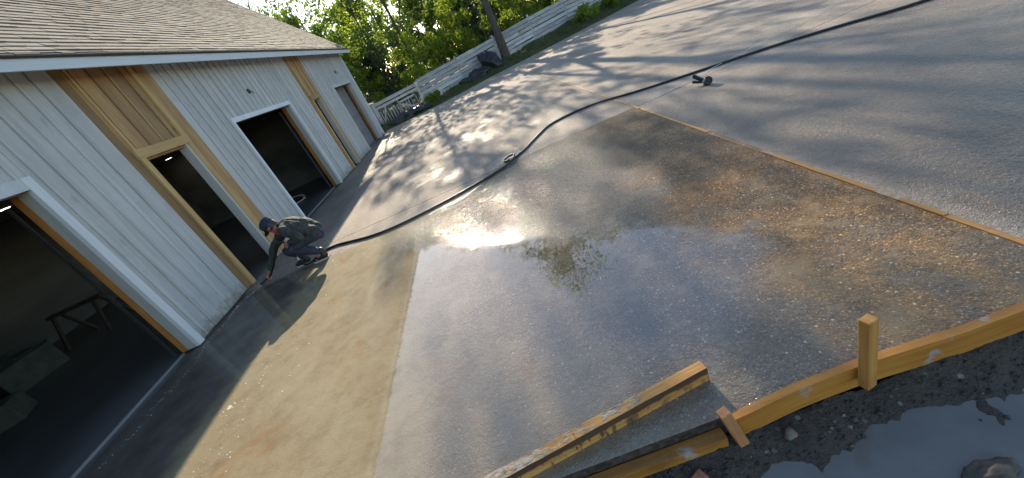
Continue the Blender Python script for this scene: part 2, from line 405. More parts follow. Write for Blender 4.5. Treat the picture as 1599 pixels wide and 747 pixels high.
# ================================================================ SETTING
# ---- far edge of the slab
EDGE = [(-4.9, 18.5), (-3.04, 18.7), (-1.41, 19.4), (.58, 20.75), (2.5, 21.4), (3.8, 21.9), (5.2, 22.7), (7.65, 23.8), (10.4, 25.3), (18, 28.5)]
def edge_y(x):
    for (a, b), (c, d) in zip(EDGE, EDGE[1:]):
        if x <= c: return b + (d - b) * (x - a) / (c - a)
    return EDGE[-1][1]
def fence_y(x): return 22.5 + (x + 3.0) * .37
def fence_z(x): return max(0.0, min(.5, .02 + (x + 3.0) * .055))

def ground_z(x, y):
    if y < edge_y(x) - .3 or x < -4.6 and y < 18.2: return -.22
    t = min(1, max(0, (y - edge_y(x) + .3) / max(.5, fence_y(x) - edge_y(x))))
    z = -.16 + t * (.16 + fence_z(x)) + .05 * math.sin(x * 2.1 + y) * t
    if y > fence_y(x): z += min(1.2, (y - fence_y(x)) * .03)
    return z
gs = MB().add([(-900, -900, -.45), (900, -900, -.45), (900, 900, -.45), (-900, 900, -.45)], [(0, 1, 2, 3)]).build('ground', M['dirt'])
tag(gs, kind='structure')
xs = np.concatenate([np.arange(-40, -8, 2.5), np.arange(-8, 16, .4), np.arange(16, 60, 3)]); ys = np.concatenate([np.arange(17, 30, .4), np.arange(30, 80, 3)])
V = [(x, y, ground_z(x, y)) for y in ys for x in xs]; nx = len(xs)
F = [(j * nx + i, j * nx + i + 1, (j + 1) * nx + i + 1, (j + 1) * nx + i) for j in range(len(ys) - 1) for i in range(nx - 1)]
tag(MB().add(V, F).build('grass_bank', M['dirt']), kind='structure')

# ---- the concrete slab: four pours split by the saw joint and the divider board
slab = bpy.data.objects.new('concrete_slab', None); COL.objects.link(slab); tag(slab, kind='structure')
def slab_panel(poly):
    n = len(poly); m = MB()
    m.add([(x, y, 0) for x, y in poly] + [(x, y, -.16) for x, y in poly],
          [tuple(range(n))] + [(i, n + i, n + (i + 1) % n, (i + 1) % n) for i in range(n)])
    o = m.build('slab_panel', M['slab'], slab); o.data.materials.append(M['slab_edge'])
    for p in o.data.polygons[1:]: p.material_index = 1
    return o
JY = 6.02; DX0, DX1 = 2.088, 2.130
wob = [(.02 * math.sin(i * 1.7)) for i in range(20)]
slab_panel([(-4.60, -3.0), (-3.2, -3.0), (-3.2, 1.086), (.44, 1.088), (.8, 1.112), (1.05, 1.114), (1.5, 1.094), (DX0, 1.098), (DX0, JY - .006), (-4.60, JY - .006)])
slab_panel([(-4.60, JY + .006), (DX0, JY + .006), (DX0, edge_y(DX0))] + [e for e in reversed(EDGE) if -4.6 < e[0] < DX0] + [(-4.6, 18.55)])
slab_panel([(DX1, 1.10), (3.2, 1.11), (5, 1.08), (18, 1.08), (18, JY - .006), (DX1, JY - .006)])
slab_panel([(DX1, JY + .006), (18, JY + .006)] + [e for e in reversed(EDGE) if e[0] > DX1] + [(DX1, edge_y(DX1))])
MB().box(-4.58, 17.9, 1.15, 18.4, -.2, -.02).build('slab_bed', M['slab_edge'], slab)

# ---- mud in front of the forms
def mud_z(x, y):
    z = -.125 - .05 * min(1, max(0, (1.06 - y) / .16))
    z += .016 * math.sin(9 * x + 4 * y) * math.sin(7 * y - 3 * x + 1) + .010 * math.sin(23 * x + 5) * math.sin(19 * y + x * 6)
    d = ((x - 1.02) / .52) ** 2 + ((y - .62 - .10 * (x - 1.0) * -1) / .33) ** 2      # the puddle's hollow
    z -= .06 * math.exp(-d * 1.1)
    return z
rs = random.Random(5)
xs = np.arange(-3.2, 4.2, .025); ys = np.arange(-.4, 1.10, .025); nx = len(xs)
V = [(x, y, mud_z(x, y) + rs.uniform(-.004, .004)) for y in ys for x in xs]
F = [(j * nx + i, j * nx + i + 1, (j + 1) * nx + i + 1, (j + 1) * nx + i) for j in range(len(ys) - 1) for i in range(nx - 1)]
mb = MB().add(V, F); mb.sm = True
tag(mb.build('mud', M['mud']), kind='structure')
tag(MB().add([(-3.2, -6, -.2), (9, -6, -.2), (9, 1.0, -.2), (-3.2, 1.0, -.2)], [(0, 1, 2, 3)]).build('mud', M['mud']), kind='structure')
tag(MB().add([(.2, .05, -.188), (2.0, .05, -.188), (2.0, 1.0, -.188), (.2, 1.0, -.188)], [(0, 1, 2, 3)]).build('water', M['water']), kind='structure')

# ================================================================ THE GARAGE BUILDING
W = -4.554                       # face of the siding
Y0, Y1 = -1.5, 17.64
EX, EZ = -4.23, 3.46             # eave line (top of fascia)
PITCH = .985; RX = -7.62; RZ = EZ + (EX - RX) * PITCH
RY0, RY1 = -1.9, 18.03
bld = empty('garage_building', (W, 8, 0), 'long white board sided garage with cedar strips and grey shingle roof', 'building')
OPEN = [(1.62, 4.25, 2.30), (5.76, 6.62, 2.22), (8.20, 10.86, 2.28), (12.42, 12.98, 2.19), (14.76, 16.95, 2.32)]   # y0, y1, head
CED = [(5.52, 7.06), (12.16, 13.28)]
TOPZ = 3.70
def split(y0, y1, z0=0.02):
    """vertical pieces of a board left over by the openings"""
    z = z0
    for a, b, h in OPEN:
        tr = .10 if a < 8 or h < 2.25 else .07
        if y1 > a - tr and y0 < b + tr:
            if y0 >= a - tr and y1 <= b + tr: return [(y0, y1, h + .09, TOPZ)]
            if y0 < a - tr: return [(y0, a - tr, z, TOPZ), (a - tr, y1, h + .09, TOPZ)]
            return [(y0, b + tr, h + .09, TOPZ), (b + tr, y1, z, TOPZ)]
    return [(y0, y1, z, TOPZ)]
rs = random.Random(11)
def clad(a, b, mat, first=None, step=.205, bat=.034):
    y = a
    while y < b - 1e-4:
        e = min(b, y + step)
        if b - e < .08: e = b
        for p, q_, z0, z1 in split(y, e):
            if q_ - p > .012: piece('siding_board', bld, mat, W - .022, W - rs.uniform(0, .003), p + .002, q_ - .002, z0 + rs.uniform(0, .015) * (z0 < .5), z1)
        y = e
        if y < b - .05:
            for p, q_, z0, z1 in split(y - bat / 2, y + bat / 2):
                if q_ - p > .03: piece('batten', bld, mat, W + .001, W + .019, p, q_, z0 + .01, z1)
clad(Y0, 5.52, M['white_siding'])
clad(7.06, 12.16, M['white_siding'])
clad(13.28, Y1, M['white_siding'])
# cedar strips
def cedar(a, b, op, nb):
    o0, o1, h = op
    step = (b - a) / nb
    for i in range(nb):
        y, e = a + i * step, a + (i + 1) * step
        segs = split(y, e)
        for p, q_, z0, z1 in segs:
            if z0 < .5 and q_ - p > .02: piece('cedar_board', bld, M['cedar'], W - .02, W - .001, p + .002, q_ - .002, z0, z1)
            elif q_ - p > .02: piece('cedar_board', bld, M['cedar'], W - .02, W - .001, p + .002, q_ - .002, h + .02, z1)
    for i in range(1, nb):
        y = a + i * step
        if o0 - .1 < y < o1 + .1: piece('batten', bld, M['cedar'], W + .001, W + .017, y - .013, y + .013, h + .14, TOPZ)
    # door surround
    piece('door_trim', bld, M['cedar_pale'], W - .03, W + .032, o0 - .085, o0, .012, h + .14 if nb > 4 else TOPZ)
    piece('door_trim', bld, M['cedar_pale'], W - .03, W + .030, o1 + .055, o1 + .14, .012, TOPZ)
    piece('door_header', bld, M['cedar_pale_h'], W - .03, W + .036, o0 - .10, o1 + .15, h, h + .13)
    piece('door_frame', bld, M['jamb'], W - .13, W + .012, o1, o1 + .055, .012, h)
    piece('door_frame', bld, M['cedar_pale'], W - .16, W - .031, o0 - .03, o0, .012, h)
    piece('door_frame', bld, M['cedar'], W - .16, W - .031, o0, o1, h - .03, h - .001)
cedar(5.52, 7.06, OPEN[1], 6)
cedar(12.16, 13.28, OPEN[3], 4)
piece('batten', bld, M['cedar_pale'], W + .001, W + .026, 5.695, 5.735 - .001, 2.36, TOPZ)
# garage openings: white casing, painted reveal, orange stud, steel track
for i in (0, 2, 4):
    a, b, h = OPEN[i]; cw = .10 if i == 0 else .07
    piece('casing', bld, M['white_trim'], W - .03, W + .024, b, b + cw, .012, h + cw + .02)
    piece('casing', bld, M['white_trim'], W - .03, W + .024, a - cw, a, .012, h + cw + .02)
    piece('casing', bld, M['white_trim'], W - .03, W + .026, a, b, h, h + cw + .02)
    piece('reveal', bld, M['jamb'], W - .15, W - .031, b, b + .03, .012, h)
    piece('reveal', bld, M['jamb'], W - .15, W - .031, a - .03, a, .012, h)
    piece('reveal', bld, M['jamb'], W - .15, W - .031, a, b, h, h + .03)
    piece('stud', bld, M['orange_jamb'], W - .24, W - .151, b - .004, b + .035, .012, h + .03)
    piece('stud', bld, M['orange_jamb'], W - .24, W - .151, a - .035, a + .004, .012, h + .03)
    piece('track', bld, M['metal'], W - .34, W - .30, b - .03, b - .012, .02, h - .06)
    piece('sill', bld, M['metal_dull'], W - .235, W - .205, a + .02, b - .02, -.02, .014)
# wall framing behind the boards, gable ends, back wall, partitions, ceiling
def wall_core(y0, y1, z0, z1): piece('wall_core', bld, M['interior'], W - .14, W - .032, y0, y1, z0, z1)
edges = [Y0 + .01] + [v for a, b, h in OPEN for v in (a - .03, b + .06)] + [Y1 - .01]
for k in range(0, len(edges), 2): wall_core(edges[k], edges[k + 1], .0, 2.0)
piece('wall_core', bld, M['interior'], W - .14, W - .032, Y0 + .01, Y1 - .01, 2.55, 3.60)
for a, b, h in OPEN: wall_core(a - .03, b + .06, h + .035, 2.5)
for k in range(0, len(edges), 2): wall_core(edges[k], edges[k + 1], 2.0, 2.5)
piece('back_wall', bld, M['interior'], -10.82, -10.70, Y0, Y1, -.05, 3.5)
for y in (Y0, Y1 - .12):
    g = MB(); p = [(W - .03, .0), (W - .03, EZ + .1), (RX, RZ - .08), (-10.68, EZ + .1), (-10.68, 0)]
    n = 5; g.add([(a, y, b) for a, b in p] + [(a, y + .12, b) for a, b in p], [tuple(range(n - 1, -1, -1)), tuple(range(n, 2 * n))] + [(i, (i + 1) % n, n + (i + 1) % n, n + i) for i in range(n)])
    under(g.build('gable_wall', M['white_siding'], fixn=True), bld)
piece('corner_trim', bld, M['white_trim'], W - .09, W + .026, Y1 - .10, Y1 + .02, .012, TOPZ - .12)
piece('indoor_floor', bld, M['indoor_floor'], -10.7, W - .046, Y0 + .12, Y1 - .12, -.16, -.012)
piece('indoor_ceiling', bld, M['ceiling'], -10.7, W - .15, Y0 + .12, Y1 - .12, 2.50, 2.545)
piece('partition', bld, M['interior'], -10.7, W - .15, 13.9, 14.0, -.01, 2.5)
# closed grey sectional door in the far bay
for k in range(4):
    piece('door_panel', bld, M['grey_door'], W - .34, W - .30, 14.79, 16.92, .015 + k * .58, .015 + (k + 1) * .58 - .008)
# open door leaf, a shelf of planks inside the far narrow doorway
piece('door_leaf', bld, M['cedar'], W - .75, W - .30, 12.90, 12.94, .02, 2.1)
piece('door_leaf', bld, M['cedar'], W - .30, W - .265, 12.46, 12.72, .02, 2.1)
piece('door_rail', bld, M['drip'], W - .74, W - .31, 12.885, 12.899, 1.95, 2.05)
piece('door_rail', bld, M['drip'], W - .74, W - .31, 12.885, 12.899, 1.0, 1.08)
# wall stubs for lamps
for y, z in ((9.44, 2.77), (15.9, 2.80)):
    m = MB(); Mx = Matrix.Translation((W, y, z)) @ Matrix.Rotation(R(90), 4, 'Y')
    m.lathe([(.045, -.02), (.055, .0), (.05, .02), (.025, .028)], 12, Mx)
    under(m.build('lamp_base', M['drip']), bld)
    under(MB().tube([(W + .02, y, z), (W + .06, y + .01, z - .02), (W + .07, y + .015, z - .08)], .009, 6).build('cable_stub', M['black']), bld)

# eaves and roof
piece('fascia', bld, M['fascia'], EX - .025, EX, RY0 + .01, RY1 - .01, EZ - .135, EZ - .004)
m = MB()
m.add([(EX - .026, RY0 + .02, EZ - .125), (EX - .026, RY1 - .02, EZ - .125), (W - .03, RY1 - .02, EZ + .165), (W - .03, RY0 + .02, EZ + .165)], [(0, 1, 2, 3)])
under(m.build('soffit', M['white_trim']), bld)
roof = bpy.data.objects.new('roof', None); COL.objects.link(roof); roof.parent = bld; roof.location = (0, 0, 3.5)
def off(o):
    o.parent = roof; o.location = -(bld.location + roof.location); return o
nrm = Vector((PITCH, 0, 1)).normalized(); upd = Vector((-1, 0, PITCH)).normalized()
L = (Vector((RX, 0, RZ)) - Vector((EX, 0, EZ))).length
def slope_pt(s, y, h=0.0): return Vector((EX, y, EZ)) + upd * s + nrm * h
m = MB()
a, b, c, d = slope_pt(-.02, RY0), slope_pt(-.02, RY1), slope_pt(L, RY1), slope_pt(L, RY0)
m.add([a, b, c, d, a + nrm * .02, b + nrm * .02, c + nrm * .02, d + nrm * .02], BOXF)
bk = [(-11.01 - .02, RY0, EZ - .02), (-11.03, RY1, EZ - .02), (RX, RY1, RZ), (RX, RY0, RZ)]
m.add([Vector(p) for p in bk] + [Vector(p) + Vector((0, 0, .03)) for p in bk], BOXF)
off(m.build('roof_deck', M['drip'], fixn=True))
off(MB().box(EX - .01, EX + .022, RY0, RY1, EZ - .002, EZ + .040).build('drip_edge', M['drip']))
for y in (RY1 - .03, RY0):
    off(MB().bar(slope_pt(-.01, y + .015, -.075), slope_pt(L, y + .015, -.075), .03, .14, nrm).build('rake_board', M['fascia']))
# shingles: the 300 that show largest are single tabs, the rest one mass
EXPO = .108; TW = .235
def tab_verts(s, y0, y1, th=.011):
    a = slope_pt(s, y0, .020 + th * 1.9); b = slope_pt(s, y1, .020 + th * 1.9)
    c = slope_pt(min(L + .02, s + EXPO * 1.12), y1, .0215 + th * .25); d = slope_pt(min(L + .02, s + EXPO * 1.12), y0, .0215 + th * .25)
    e = slope_pt(s, y0, .020); f = slope_pt(s, y1, .020)
    g = slope_pt(min(L + .02, s + EXPO * 1.12), y1, .0205); h = slope_pt(min(L + .02, s + EXPO * 1.12), y0, .0205)
    return [e, f, g, h, a, b, c, d]
rs = random.Random(3); tabs = []
rows = int(L / EXPO) + 1
for r_ in range(rows):
    y = RY0 - rs.uniform(0, TW)
    while y < RY1:
        w = rs.choice((.16, .22, .28, .33)) * rs.uniform(.9, 1.1)
        y0, y1 = max(RY0, y) + .004, min(RY1 + .02, y + w) - .004
        if y1 - y0 > .03: tabs.append((r_, y0, y1, rs.uniform(.007, .012)))
        y += w
eye = Vector((0, 0, 1.8)); fwd = -back
def vis(t):
    c = slope_pt(t[0] * EXPO, (t[1] + t[2]) / 2) - eye
    cz = c.dot(fwd)
    if cz < .1: return -1
    px = c.dot(right) / cz * 605; py = c.dot(up) / cz * 605
    if abs(px) > 800 or abs(py) > 374: return -1
    return 1 / c.length
order = sorted(range(len(tabs)), key=lambda i: -vis(tabs[i]))
single = set(order[:300]); mass = MB()
for i, (r_, y0, y1, th) in enumerate(tabs):
    vs = tab_verts(r_ * EXPO - .012, y0, y1, th)
    if i in single:
        o = MB().add(vs, BOXF).build('shingle', M['shingle']); off(o)
    else: mass.add(vs, BOXF)
tag(off(mass.build('shingle_field', M['shingle'])), kind='stuff')
off(MB().bar((RX, RY0, RZ + .045), (RX, RY1 + .01, RZ + .045), .22, .03).build('ridge_cap', M['shingle']))

# ceiling lights seen through the openings
for (x, y), lab in (((-7.45, 6.42), 'round lit ceiling light inside the nearest garage bay at left edge'), ((-9.85, 13.25), 'round lit ceiling light glowing inside the narrow cedar doorway')):
    t = empty('ceiling_light', (x, y, 2.50), lab, 'light', 'recessed ceiling lights in the garage')
    MB().lathe([(.10, -.022), (.105, -.012), (.105, -.001)], 20).build('bezel', M['white_trim'], t)
    MB().lathe([(.082, -.026), (.085, -.0225)], 20).build('lens', M['lamp'], t)

# things stored inside the near bay
def rough_box(name, loc, size, rot, mat, label, cat, group=None, flap=True):
    t = empty(name, loc, label, cat, group); t.rotation_euler = (0, 0, R(rot))
    sx, sy, sz = size
    MB().box(-sx / 2, sx / 2, -sy / 2, sy / 2, 0, sz).build('carton', mat, t, bevel=.008)
    if flap:
        MB().bar((-sx / 2, 0, sz + .002), (-sx / 2 - .12, 0, sz + .09), sy * .96, .006).build('flap', mat, t)
        MB().bar((sx / 2, 0, sz + .002), (sx / 2 + .10, 0, sz + .07), sy * .96, .006).build('flap', mat, t)
    return t
rough_box('carton', (-9.2, 4.3, -.012), (.9, .7, .55), 20, M['box'], 'open dim green carton deep in the nearest bay', 'box', 'cartons in the near bay')
rough_box('carton', (-9.0, 5.8, -.012), (.8, .8, .45), -15, M['box'], 'low dim carton beside the tarp in the nearest bay', 'box', 'cartons in the near bay')
rough_box('carton', (-7.9, 4.35, -.012), (.85, .45, .30), 32, M['box'], 'pale green box nearest the left picture edge indoors', 'box', 'cartons in the near bay', False)
def lump(name, loc, sc3, mat, label, cat, seed=0, sub=4, amp=.25, group=None):
    bm = bmesh.new(); bmesh.ops.create_icosphere(bm, subdivisions=sub, radius=1)
    r_ = random.Random(seed); ph = [r_.uniform(0, 9) for _ in range(6)]
    for v in bm.verts:
        p = v.co
        k = 1 + amp * (.5 * math.sin(3.1 * p.x + ph[0]) * math.sin(2.7 * p.y + ph[1]) + .35 * math.sin(6.3 * p.z + ph[2] + 4 * p.x) + .3 * math.sin(11 * p.y + ph[3] + 5 * p.z) * math.sin(9 * p.x + ph[4])) + r_.uniform(-.03, .03) * amp * 2
        v.co = p * k
        v.co.z = max(v.co.z, -.25)
        v.co.x *= sc3[0]; v.co.y *= sc3[1]; v.co.z = (v.co.z + .25) * sc3[2]
    me = bpy.data.meshes.new(name); bm.to_mesh(me); bm.free()
    me.polygons.foreach_set('use_smooth', [True] * len(me.polygons))
    o = link(name, me, mat); o.location = loc
    return tag(o, label, cat, group)
lump('crumpled_tarp', (-9.6, 5.1, -.012), (.8, .9, .75), M['tarp_green'], 'crumpled dark green tarp heaped at the back of the nearest bay', 'tarp', 4, 4, .5)
t = empty('trestle', (-8.6, 6.9, -.012), 'low timber trestle standing in the dark nearest bay', 'trestle')
for dx in (-.45, .45):
    for dy in (-.25, .25): MB().bar((dx + .05 * dx, dy * 1.3, 0), (dx, dy * .3, .62), .05, .05).build('leg', M['dim_wood'], t)
MB().box(-.6, .6, -.06, .06, .62, .68).build('top_rail', M['dim_wood'], t)
# hose coil in the middle bay
pts = []
for k in range(90):
    a = k / 90 * 2 * math.pi * 2.2; rr = .42 + .03 * math.sin(a * .7)
    pts.append((-6.2 + rr * math.cos(a) , 11.0 + rr * .8 * math.sin(a), .01 + .012 * (k / 40) + .10 * max(0, math.sin(a)) ))
tag(MB().tube(pts, .012, 6).build('hose_coil', M['jamb']), 'pale coiled hose on the floor of the middle garage bay', 'hose')

# ================================================================ FORMS, STAKES, PLANKS
def bent_board(name, pts, z0, z1, th, mat, parent=None):
    """board on edge bent along pts (its back face), thickness towards -y"""
    m = MB(); n = len(pts); vs = []
    for (x, y, dz) in pts: vs += [(x, y, z0 + dz), (x, y - th, z0 + dz), (x, y - th, z1 + dz), (x, y, z1 + dz)]
    fs = []
    for i in range(n - 1):
        o = i * 4; q_ = o + 4
        for k in range(4): fs.append((o + k, q_ + k, q_ + (k + 1) % 4, o + (k + 1) % 4))
    fs += [(0, 1, 2, 3), (4 * n - 1, 4 * n - 2, 4 * n - 3, 4 * n - 4)]
    return m.add(vs, fs).build(name, mat, parent, fixn=True)
def lerp_pts(ctrl, n):
    out = []
    for i in range(n + 1):
        t = i / n; x = ctrl[0][0] + (ctrl[-1][0] - ctrl[0][0]) * t
        # smooth interpolation through control points
        ks = [c for c in ctrl]; j = 0
        while j < len(ks) - 2 and x > ks[j + 1][0]: j += 1
        a, b = ks[j], ks[j + 1]; u = (x - a[0]) / (b[0] - a[0]); u = u * u * (3 - 2 * u) * .4 + u * .6
        out.append((x, a[1] + (b[1] - a[1]) * u, a[2] + (b[2] - a[2]) * u))
    return out
o = bent_board('form_board', lerp_pts([(.445, 1.086, 0), (.8, 1.110, .006), (1.05, 1.112, .006), (1.5, 1.092, 0), (2.05, 1.095, 0), (2.7, 1.10, 0)], 28), -.125, .010, .036, M['form'])
tag(o, 'long orange form board holding the slab edge right of the stakes', 'board')
o = bent_board('form_board', [(-2.3, 1.083, 0), (-.6, 1.081, 0), (.40, 1.084, 0)], -.125, -.058, .052, M['form'])
tag(o, 'low orange form board with wet top below the loose plank', 'board')
# stakes
t = MB(); t.box(-.026, .026, -.021, .021, -.22, .17); o = t.build('stake', M['stake'], bevel=.003)
o.location = (1.035, 1.038, .165); o.rotation_euler = (R(-1.5), R(1.0), R(14)); tag(o, 'upright square wooden stake nailed outside the orange form board', 'stake', 'wooden stakes')
bmm = MB(); bmm.box(-.023, .023, -.020, .020, -.20, .15); o = bmm.build('stake', M['stake2'], bevel=.003)
o.location = (.430, 1.022, .012); o.rotation_euler = (R(3), R(-13), R(8)); tag(o, 'short reddish stake leaning at the end of the form board', 'stake', 'wooden stakes')
# loose plank lying on edge on the slab
pl = empty('loose_plank', (-.24, 1.205, .0465), 'loose cement-crusted plank lying on the wet slab edge', 'plank')
pl.rotation_euler = (0, R(0), math.atan2(.145, 1.0))
m = MB(); n = 24
vs = []
rs = random.Random(2)
for i in range(n + 1):
    x = -.72 + 1.44 * i / n; bow = .006 * math.sin(i * .5); 
    vs += [(x, -.028, -.0455), (x, .028, -.0455), (x, .028 + bow * .3, .0445 + rs.uniform(-.0025, .001)), (x, -.028 + rs.uniform(-.001, .001), .0445 + rs.uniform(-.0025, .001))]
fs = [(0, 3, 2, 1), tuple(4 * n + k for k in range(4))]
for i in range(n):
    for k in range(4): fs.append((4 * i + k, 4 * i + (k + 1) % 4, 4 * i + 4 + (k + 1) % 4, 4 * i + 4 + k))
m.add(vs, fs).build('timber', M['plank'], pl, fixn=True)
MB().tube([(.28, -.028, -.012), (.282, -.055, -.03)], .0022, 6).build('nail', M['drip'], pl)
MB().tube([(.0, .0, .044), (.004, -.004, .056)], .0022, 6).build('nail', M['drip'], pl)
# divider boards between the pours
ds = [(1.10, 1.70, 0), (1.70, 3.19, .004), (3.20, 4.04, -.003), (4.05, 5.84, .003), (5.9, 9.2, 0), (9.22, 13.0, .002), (13.02, 17.2, 0), (17.22, 21.2, .0)]
labs = ['divider board piece ending at the near slab edge', 'long orange divider board across the wet brown aggregate', 'short divider board piece with crumbled ends', 'divider board piece next to the saw joint',
        'divider board passing under the black hose', 'pale divider board just beyond the hose', 'pale divider board in the dappled far slab', 'farthest divider board reaching the grassy fence strip']
for (a, b, dz), lab in zip(ds, labs):
    c = (a + b) / 2; m = MB(); n = max(4, int((b - a) / .12)); vs = []; rs = random.Random(int(a * 100))
    for i in range(n + 1):
        y = a + (b - a) * i / n; e0 = rs.uniform(0, .005); e1 = rs.uniform(0, .005)
        vs += [(DX0 + .002, y, -.08), (DX1 - .002, y, -.08), (DX1 - .002 - e1, y, .004 + dz), (DX0 + .002 + e0, y, .004 + dz)]
    fs = [(0, 3, 2, 1), tuple(4 * n + k for k in range(4))]
    for i in range(n):
        for k in range(4): fs.append((4 * i + k, 4 * i + (k + 1) % 4, 4 * i + 4 + (k + 1) % 4, 4 * i + 4 + k))
    tag(m.add(vs, fs).build('divider_board', M['divider'], fixn=True), lab, 'board', 'divider boards between the pours')

# ================================================================ HOSE, STRING, NOZZLE
def spline(P, n=8):
    P = [Vector(p) for p in P]; out = []
    for i in range(len(P) - 1):
        a, b, c, d = P[max(i - 1, 0)], P[i], P[i + 1], P[min(i + 2, len(P) - 1)]
        for k in range(n):
            t = k / n; out.append(.5 * ((2 * b) + (c - a) * t + (2 * a - 5 * b + 4 * c - d) * t * t + (3 * b - a - 3 * c + d) * t ** 3))
    out.append(P[-1]); return out
hr = .0175; hz = hr + .001
HP = [(9.6, 3.2), (7.4, 4.25), (5.67, 5.05), (5.35, 5.22), (4.87, 5.58), (4.24, 5.97), (3.41, 6.34), (2.51, 6.76), (1.94, 7.12), (1.48, 7.27), (.95, 7.17), (.60, 6.78), (.32, 6.38), (.16, 6.20)]
path = [(x, y, hz + (.005 if abs(x - 2.1) < .4 else 0)) for x, y in HP]
path += [(.05, 6.10, .022), (-.05, 6.10, .024), (-.09, 6.22, .026), (.0, 6.31, .035), (.09, 6.24, .05), (.07, 6.08, .045), (-.06, 5.93, .025)]
path += [(x, y, hz) for x, y in [(-.30, 5.82), (-.66, 5.67), (-1.3, 5.49), (-1.93, 5.40), (-2.37, 5.46), (-2.75, 5.62), (-3.05, 5.74), (-3.25, 5.72)]]
path += [(x_ + .075, y_ - .06, z_) for x_, y_, z_ in [(-3.40, 5.55, .03), (-3.50, 5.42, .06), (-3.50, 5.36, .22), (-3.47, 5.34, .40), (-3.50, 5.36, .50), (-3.66, 5.42, .52), (-3.82, 5.50, .38), (-4.02, 5.56, .20), (-4.16, 5.60, .09), (-4.26, 5.60, .045), (-4.34, 5.50, .03)]]
rad = []
sp = spline(path, 7)
for p in sp: rad.append(hr if p.z < .09 else .013)
hose = MB().tube(sp, rad, 10).build('hose', M['black'])
tag(hose, 'long black rubber hose snaking across the slab to the worker', 'hose')
tag(MB().tube([(2.30, 6.00, .012), (4.3, 6.34, .03), (6.06, 6.73, .03), (9.5, 7.6, .03)], .0032, 5).build('string_line', M['string']), 'thin white string line stretched beside the black hose', 'string')
nz = empty('hose_nozzle', (2.98, 5.66, 0), 'black hose nozzle with two prongs lying right of the divider', 'nozzle'); nz.rotation_euler = (0, 0, R(-20)); nz.scale = (.92, .92, .92)
D = Matrix.Translation((.075, -.07, .062)) @ Matrix.Rotation(R(62), 4, 'X') @ Matrix.Rotation(R(20), 4, 'Y')
MB().lathe([(.030, -.10), (.046, -.06), (.058, -.02), (.062, .0), (.062, .03), (.052, .032), (.045, .02), (.018, .018), (.016, .026)], 20, D).build('head', M['black'], nz)
MB().lathe([(.034, -.105), (.052, -.082), (.052, -.066), (.046, -.060)], 18, D).build('collar', M['metal'], nz)
for q_, (a, b) in enumerate((((.05, .0, .05), (-.075, .17, .135)), ((.03, -.01, .045), (-.11, .10, .07)))):
    h = MB().tube([a, tuple(np.array(a) * .6 + np.array(b) * .4), b], [.026, .030, .033] if q_ == 0 else [.018, .020, .022], 10).build('prong', M['black'], nz)

# ================================================================ FENCE, GATE
fence = empty('plank_fence', (-3.0, 22.5, 0), 'weathered whitewashed plank fence running below the trees', 'fence')
rs = random.Random(8)
def plank(parent, a, b, h, mat, th=.028, name='plank'):
    """horizontal board from a to b, own mesh in world coordinates"""
    o = MB().bar(a, b, th, h).build(name, mat); return under(o, parent)
x = -2.92
while x < 14:
    x2 = x + 2.35; 
    for k in range(6):
        za = fence_z(x) + .10 + k * .215; zb = fence_z(x2) + .10 + k * .215
        j = rs.uniform(-.018, .018); j2 = rs.uniform(-.018, .018)
        s0 = rs.uniform(0, .04); 
        _ = rs.random()
        mid = rs.uniform(.35, .65) if rs.random() < .35 else None
        A = Vector((x + s0, fence_y(x) - .05, za + j)); B = Vector((x2 - .01, fence_y(x2) - .05, zb + j2))
        hh = .188 * rs.uniform(.90, 1.05)
        if mid:
            C_ = A.lerp(B, mid); plank(fence, A, C_ - (B - A) * .006, hh, M['fence']); plank(fence, C_ + Vector((0, 0, rs.uniform(-.03, .02))), B, hh * rs.uniform(.8, 1), M['fence'])
        else: plank(fence, A, B, hh, M['fence'])
    if x > -2.5:
        h = fence_z(x) + 1.34 + rs.uniform(-.02, .08)
        o = MB().box(x - .05, x + .05, fence_y(x) - .034, fence_y(x) + .07, fence_z(x) - .3, h).build('post', M['fence']); under(o, fence)
    x = x2
o = MB().box(-3.05, -2.90, 22.38, 22.54, -.3, 1.22).build('post', M['fence']); under(o, fence)
gate = empty('wooden_gate', (-4.3, 22.35, 0), 'white plank gate with diagonal braces beside the garage corner', 'gate')
def gp(name, a, b, w): under(MB().bar(a, b, .03, w).build(name, M['fence']), gate)
for z0, z1, w in ((1.02, 1.10, .16), (.82, .90, .12)): gp('rail', (-5.5, 22.32, z0), (-3.07, 22.42, z1), w)
for x in (-5.45, -4.25, -3.25): gp('stile', (x, 22.30, -.15), (x, 22.30, .80), .12)
for k, x in enumerate(np.arange(-5.35, -3.4, .165)): gp('board', (x, 22.36, -.15), (x, 22.36, .62 + .02 * (k % 3)), .15)
gp('brace', (-5.40, 22.27, -.05), (-4.95, 22.27, .78), .09); gp('brace', (-4.2, 22.27, .55), (-3.35, 22.27, .10), .09)
gp('rail', (-4.2, 22.25, .66), (-3.3, 22.25, .70), .10)
o = MB().box(-5.62, -5.47, 22.20, 22.36, -.3, 1.10).build('post', M['fence']); under(o, gate)
side = empty('picket_panel', (-6.2, 22.0, 0), 'short run of upright white pickets between gate and garage', 'fence')
for k in range(9): under(MB().box(-6.95 + k * .15, -6.82 + k * .15, 22.1 - .01 * (k % 2), 22.13, -.2, 1.12 + .03 * ((k * 7) % 3)).build('picket', M['fence']), side)
under(MB().box(-7.0, -5.64, 22.135, 22.18, .8, .9).build('rail', M['fence']), side)

